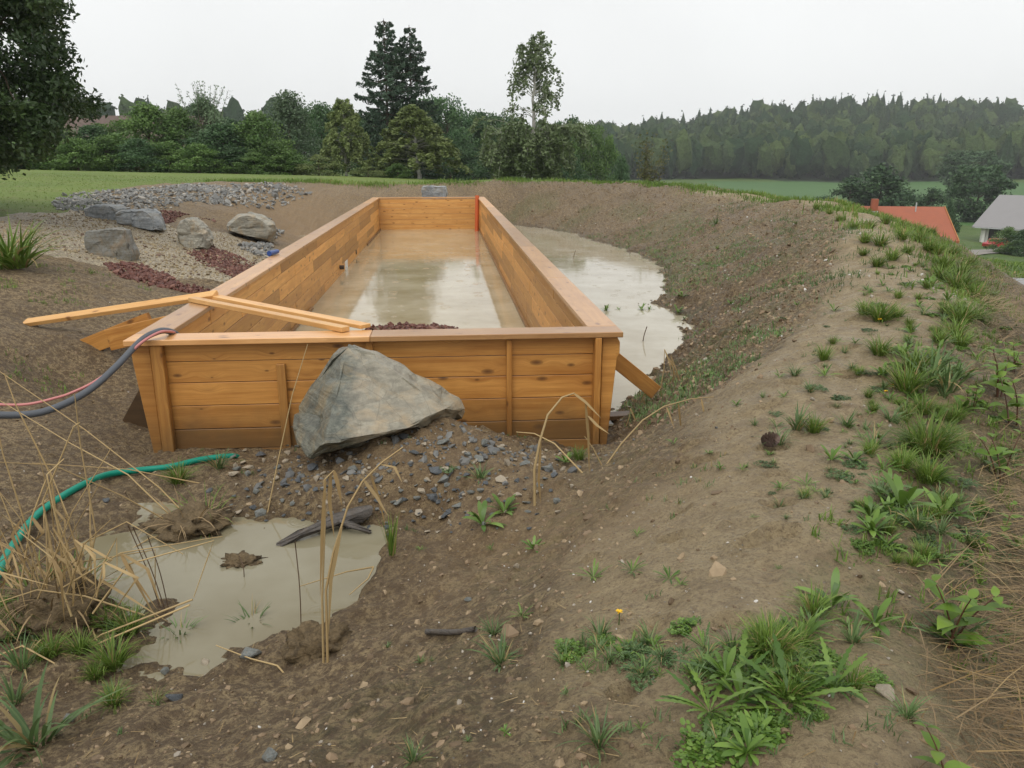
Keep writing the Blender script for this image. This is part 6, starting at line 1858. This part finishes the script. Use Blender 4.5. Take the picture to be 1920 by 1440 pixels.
# reed stalks rooted in the clods (seen lines in the picture, given depth)
long_ = [
 ([(372, 985, Y2), (300, 915, Y2 + .1), (160, 806, Y2 + .25), (-10, 690, Y2 + .4)], 'longest dry stalk leaning far left from the puddle clod'),
 ([(345, 985, Y2), (240, 890, Y2 + .1), (130, 830, Y2 + .2), (-10, 745, Y2 + .3)], 'second long dry stalk leaning left from the puddle clod'),
 ([(350, 990, Y2), (230, 930, Y2), (100, 872, Y2 - .1), (-10, 866, Y2 - .2)], 'low dry stalk crossing the green hose towards the left border'),
 ([(365, 985, Y2), (420, 1040, Y2 - .15), (466, 1073, Y2 - .3), (420, 1096, Y2 - .45), (372, 1155, Y2 - .7), (320, 1250, Y2 - 1.0)], 'stalk from the puddle clod folded down to the near shore'),
 ([(466, 1074, Y2 - .3), (520, 1071, Y2 - .25), (560, 1080, Y2 - .2)], 'broken stalk end lying over the puddle'),
 ([(340, 985, Y2), (280, 1010, Y2 - .2), (228, 1040, Y2 - .35), (229, 1075, Y2 - .4), (243, 1125, Y2 - .5)], 'looped dry stalk hanging into the puddle'),
 ([(130, 1150, Y1), (95, 890, Y1 + .1), (30, 760, Y1 + .15), (8, 700, Y1 + .2)], 'tall stalk rising to the upper left from the large clod'),
 ([(120, 1150, Y1), (80, 940, Y1), (138, 800, Y1), (150, 792, Y1)], 'stalk bent right at its top above the hose'),
 ([(140, 1150, Y1), (180, 1000, Y1 + .1), (150, 830, Y1 + .2), (140, 740, Y1 + .2)], 'slim stalk standing nearly upright over the hose'),
 ([(100, 1160, Y1), (30, 1000, Y1), (-10, 900, Y1)], 'stalk leaning out of the left border'),
 ([(110, 1160, Y1), (50, 990, Y1), (5, 850, Y1), (-5, 800, Y1)], 'stalk leaning steeply left above the large clod'),
 ([(150, 1150, Y1), (100, 950, Y1 - .1), (88, 890, Y1 - .1), (120, 860, Y1)], 'stalk with folded tip near the green hose'),
 ([(360, 1115, Y1 - .2), (190, 1190, Y1 - .25), (90, 1260, Y1 - .3), (-10, 1325, Y1 - .35)], 'pale stalk fallen across the lower left, upper one'),
 ([(355, 1125, Y1 - .25), (200, 1200, Y1 - .3), (60, 1262, Y1 - .35), (-10, 1300, Y1 - .4)], 'pale stalk fallen across the lower left, lower one'),
 ([(-10, 1222, Y1 - .4), (42, 1211, Y1 - .45), (150, 1270, Y1 - .55), (268, 1348, Y1 - .7)], 'stalk bent over at the lower left edge'),
 ([(270, 1145, Y1 - .1), (160, 1118, Y1 - .1), (70, 1106, Y1 - .15), (-5, 1130, Y1 - .2)], 'curved stalk arching over the large clod'),
 ([(160, 1140, Y1), (215, 1290, Y1 - .5), (255, 1340, Y1 - .7)], 'stalk hanging down right from the large clod'),
 ([(560, 1285, 3.55), (520, 1248, 3.62), (470, 1235, 3.7), (405, 1210, 3.8)], 'rust brown fallen stalk on the near puddle shore'),
 ([(700, 1055, 4.6), (650, 1072, 4.5), (560, 1100, 4.4)], 'pale stalk lying over the right end of the puddle'),
 ([(700, 1055, 4.6), (690, 1085, 4.5), (655, 1115, 4.4)], 'folded end of the pale stalk at the right end of the puddle'),
 ([(400, 905, 6.2), (240, 880, 6.25), (60, 868, 6.3)], 'stalk lying behind the green hose'),
]
for pts_, lb in long_:
    reed(pts_, .0062, label=lb, mat='straw')
reed([(400, 1096, Y2 - .45), (372, 1155, Y2 - .7), (330, 1240, Y2 - .95)], .006, [([(372, 1155, Y2 - .7), (335, 1240, Y2 - .95), (290, 1308, Y2 - 1.15)], .016), ([(470, 1076, Y2 - .3), (440, 1140, Y2 - .4), (402, 1222, Y2 - .5)], .010)], label='broad dry blade hanging to the near shore from the folded stalk')
rs2 = random.Random(31)
for i in range(30):
    bx_, by_ = rs2.uniform(20, 190), rs2.uniform(1080, 1190)
    tx, ty = bx_ + rs2.gauss(0, 130), by_ - rs2.uniform(60, 290)
    y_ = Y1 + rs2.uniform(-.25, .35)
    mx_, my_ = bx_ + (tx - bx_) * rs2.uniform(.3, .5), by_ + (ty - by_) * rs2.uniform(.5, .7)
    pts_ = [(bx_, by_, y_), (mx_, my_, y_ + .05), (tx, ty, y_ + .1)]
    if rs2.random() < .5: pts_.append((tx + rs2.gauss(0, 50), ty + rs2.uniform(20, 110), y_ + .05))
    lv = []
    for _q in range(rs2.choice([1, 2, 2])): lv += [([(mx_, my_, y_ + .05), (mx_ + rs2.gauss(0, 30), my_ + 30, y_), (mx_ + rs2.gauss(0, 60), my_ + rs2.uniform(60, 140), y_ - .05)], rs2.uniform(.005, .011))]
    reed(pts_, rs2.uniform(.004, .0065), lv, label='dry bent reed in the tangle at the left border', group='dry reeds tangled at the left border')
for i, (a, b, lb) in enumerate([((305, 1150), (240, 985), 'leftmost of three dark stems standing in the puddle'), ((314, 1152), (249, 988), 'middle of three dark stems standing in the puddle'), ((318, 1146), (277, 1005), 'right hand one of three dark stems standing in the puddle'), ((565, 1195), (553, 1015), 'single dark upright stem at the right side of the puddle'), ((458, 1082), (448, 1042), 'short dark stem in the middle of the puddle')]):
    Yg = 4.55 if i < 3 else 4.3
    Yg = float(at_z(a[0], a[1], PU)[1])
    Q = [P(a[0], a[1] + 6, Yg), P((a[0] * .5 + b[0] * .5) + 3, (a[1] + b[1]) / 2, Yg + .02), P(b[0], b[1], Yg + .06)]
    o, _ = tube_thing('dark_stem', Q, .0032, M['darkstem'], 4, 5); tag(o, lb, 'stem')
# twigs and leaves standing in the pond
for i, (px, py, lb) in enumerate([(1075, 485, 'thin twig poking out of the far pond water'), (1180, 478, 'slanting twig poking out of the far pond water'), (1205, 640, 'twig in the pond beside the corner brace'), (1247, 520, 'thin twig near the pond shore')]):
    q = at_z(px, py, PO)
    o, _ = tube_thing('twig', [q + (0, 0, -.05), q + (.02, 0, .10), q + (.06 - .1 * (i % 2), 0, .24)], .008, M['darkstem'], 4, 5); tag(o, lb, 'twig')
for i, (px, py, h, lb) in enumerate([(1136, 582, 20, 'little water plant left in the pond'), (1160, 580, 12, 'lowest little water plant in the pond'), (1203, 580, 22, 'two stemmed water plant in the pond'), (1218, 580, 12, 'dark leaf standing from the pond')]):
    q = at_z(px, py, PO); d = float(np.linalg.norm(q - (0, 0, CAM_H))); s = h * d / FPX
    o = link('water_plant', RB[i % 3], None, tuple(q - (0, 0, .02)), (0, 0, i), (s * .8, s * .8, s)); tag(o, lb, 'water plant')

# ------------------------------------------------------------------ ground cover nobody could count
def blades_stuff(name, pts, h, w, mat, seed, lean=.5, flatness=0.0, bend=.8, align=None):
    rs = np.random.default_rng(seed); n = len(pts)
    az = rs.uniform(0, 6.283, n) if align is None else rs.normal(align, .85, n)
    L = h * rs.uniform(.5, 1.3, n); th = np.clip(np.abs(rs.normal(0, lean, n)) + flatness, 0, 1.52)
    d1 = np.stack([np.sin(th) * np.cos(az), np.sin(th) * np.sin(az), np.cos(th)], 1)
    th2 = np.clip(th + bend * rs.random(n), 0, 1.75)
    d2 = np.stack([np.sin(th2) * np.cos(az), np.sin(th2) * np.sin(az), np.cos(th2)], 1)
    s = np.stack([-np.sin(az), np.cos(az), np.zeros(n)], 1) * (w * rs.uniform(.6, 1.3, n))[:, None]
    p0 = pts; p1 = pts + d1 * (L * .55)[:, None]; p2 = p1 + d2 * (L * .45)[:, None]
    V = np.stack([p0 - s, p0 + s, p1 + s * .8, p1 - s * .8, p2], 1).reshape(-1, 3)
    i = np.arange(n) * 5
    F4 = np.stack([i, i + 1, i + 2, i + 3], 1); F3 = np.stack([i + 3, i + 2, i + 4], 1)
    t = np.clip(rs.random(n) * .8 + .25 * fbm(pts[:, 0], pts[:, 1], .8, 2), 0, 1)
    me = np_mesh(name, V, [F4, F3], M[mat], False, {'tint': np.repeat(t, 5)})
    return tag(link(name, me), kind='stuff')
def clumped(P_, m, r):
    rs = np.random.default_rng(len(P_)); Q = np.repeat(P_[:, :2], m, 0) + rs.normal(0, r, (len(P_) * m, 2)) * np.repeat(rs.uniform(.4, 1.3, len(P_)), m)[:, None]
    return np.column_stack([Q, ground_z(Q[:, 0], Q[:, 1])])
def with_z(c): return np.column_stack([c, ground_z(c[:, 0], c[:, 1])])
# ragged grass on the crest rim behind and right of the pond, and on the lawn
rg = np.random.default_rng(77)
def along(pl, n, spread, clump=.5, f=.9):
    out = []
    segs = [math.hypot(b[0] - a[0], b[1] - a[1]) for a, b in zip(pl[:-1], pl[1:])]
    while len(out) < n:
        k = rg.choice(len(segs), p=np.array(segs) / sum(segs)); t = rg.random()
        a, b = pl[k], pl[k + 1]
        x_, y_ = a[0] + (b[0] - a[0]) * t + rg.normal(0, spread), a[1] + (b[1] - a[1]) * t + rg.normal(0, spread)
        if vnoise(np.array([x_ * f]), np.array([y_ * f]))[0] > -1 + 2 * clump * rg.random(): out.append((x_, y_))
    return with_z(np.array(out))
crest = [(-10.5,38.3),(-6,39.3),(0,39.7),(4,39.3),(6.8,38.6),(8.6,35.5),(9.6,32.3),(10.6,27.5),(11.0,23),(10.4,19),(9.2,15.8)]
pts = along(crest, 15000, .42, .8); k = line_dist(path_line, pts[:, 0], pts[:, 1]) > .25
blades_stuff('grass', pts[k], .17, .011, 'grass', 1, .55)
pts = along([(6.5, 9.0), (8.3, 12.0), (9.9, 15.0), (11.6, 19.5), (12.2, 24), (11.5, 31)], 9000, .5, .75)
blades_stuff('grass', pts, .15, .007, 'grass', 2, .6)
pts = clumped(along([(1.75, 2.4), (2.3, 3.2), (3.9, 5.3), (5.7, 8.0), (7.6, 11.4)], 260, .2, .6, 1.6), 16, .022)
blades_stuff('grass', pts, .07, .0028, 'grass', 3, 1.1)
pts = clumped(along([(4.6, 9.2), (6.2, 12.6), (7.6, 15.5), (8.6, 20), (9.2, 26)], 220, .45, .55, 1.2), 14, .09)
blades_stuff('grass', pts, .09, .005, 'grass_blue', 4, .9)
c = rg.uniform((-24, 20), (-7, 42), (60000, 2)); k = (pip_dist(lawn_poly, c[:, 0], c[:, 1]) > -.25 + .5 * rg.random(60000)) & (c[:, 0] > -.72 * c[:, 1])
blades_stuff('grass', with_z(c[k][:9000]), .035, .012, 'lawn_blade', 5, .8)
# fine green fuzz over the lower slope right of the pond and on bare ground
pts = band(900, 41, 7, 30, 2, 9, lambda X, Y, z: (z > PO + .02) & (z < -.25) & (fbm(X, Y, .8, 3) > .05) & not_green(X, Y))
blades_stuff('grass', clumped(pts, 12, .07), .07, .0055, 'grass_blue', 6, .8)
pts = band(160, 42, 1.8, 9, -3, 4.5, lambda X, Y, z: (fbm(X, Y, 1.6, 3) > .35) & not_green(X, Y))
blades_stuff('grass', clumped(pts, 11, .016), .04, .0022, 'grass_blue', 7, .8)
pts = band(130, 43, 8, 15, -8, -3.4, lambda X, Y, z: (fbm(X, Y, 1.1, 3) > .35) & not_green(X, Y))
blades_stuff('grass', clumped(pts, 12, .05), .06, .004, 'grass', 8, .8)
# mown dry straw over the outer slope
def straw_pts(n, seed, lo, hi):
    r = np.random.default_rng(seed); out = []
    while sum(map(len, out)) < n:
        Y = lo * (hi / lo) ** r.random(8000); X = r.uniform(1, 16, 8000)
        d = pip_dist([tuple(q) for q in sl], X, Y)
        ok = (d > -.06) & (d < 4.5) & (r.random(8000) < np.clip((d + .06) / .16, .04, 1))
        out.append(np.column_stack([X, Y])[ok])
    return with_z(np.concatenate(out)[:n])
pts = straw_pts(34000, 51, 1.0, 6.5); pts[:, 2] += rg.uniform(0, .05, len(pts))
blades_stuff('dry_straw', pts, .34, .0022, 'straw_red', 9, .3, 1.15, .45, -1.1)
pts = straw_pts(12000, 52, 5.5, 16); pts[:, 2] += rg.uniform(0, .06, len(pts))
blades_stuff('dry_straw', pts, .42, .005, 'straw_red', 10, .25, 1.2, .4, -1.1)
pts = straw_pts(9000, 53, 1.0, 12); pts[:, 2] += rg.uniform(.02, .07, len(pts))
blades_stuff('dry_straw', pts, .4, .0024, 'straw', 11, .3, 1.15, .4, -1.1)
# verge grass by the road
c = rg.uniform((18, 34), (52, 62), (30000, 2)); k = (line_dist([(62,20),(40,28),(31,32.8),(26,36),(20.5,42.5),(13,54)], c[:, 0], c[:, 1]) > 3.0)
blades_stuff('grass', with_z(c[k][:12000]), .30, .03, 'grass', 12, .5)
# scattered dry bits on the trodden soil
pts = band(900, 44, 1.7, 9, -4, 4, lambda X, Y, z: not_green(X, Y)); pts[:, 2] += .004
blades_stuff('straw_bits', pts, .07, .0016, 'straw', 13, .1, 1.45, .1)

# ------------------------------------------------------------------ rainy air
HZ = NT('haze_air')
HZ.n.remove(HZ.b)
pv = HZ.new('VolumePrincipled')
pv.inputs['Color'].default_value = (0.95, 0.97, 1.0, 1)
pv.inputs['Density'].default_value = 0.00026
HZ.l.new(pv.outputs[0], HZ.n['Material Output'].inputs['Volume'])
zlo = float(GZ.min()) - 1.0
hb = box('haze', (-1010, -130, zlo), (1110, 1320, 75), HZ.m)
tag(hb, kind='stuff')
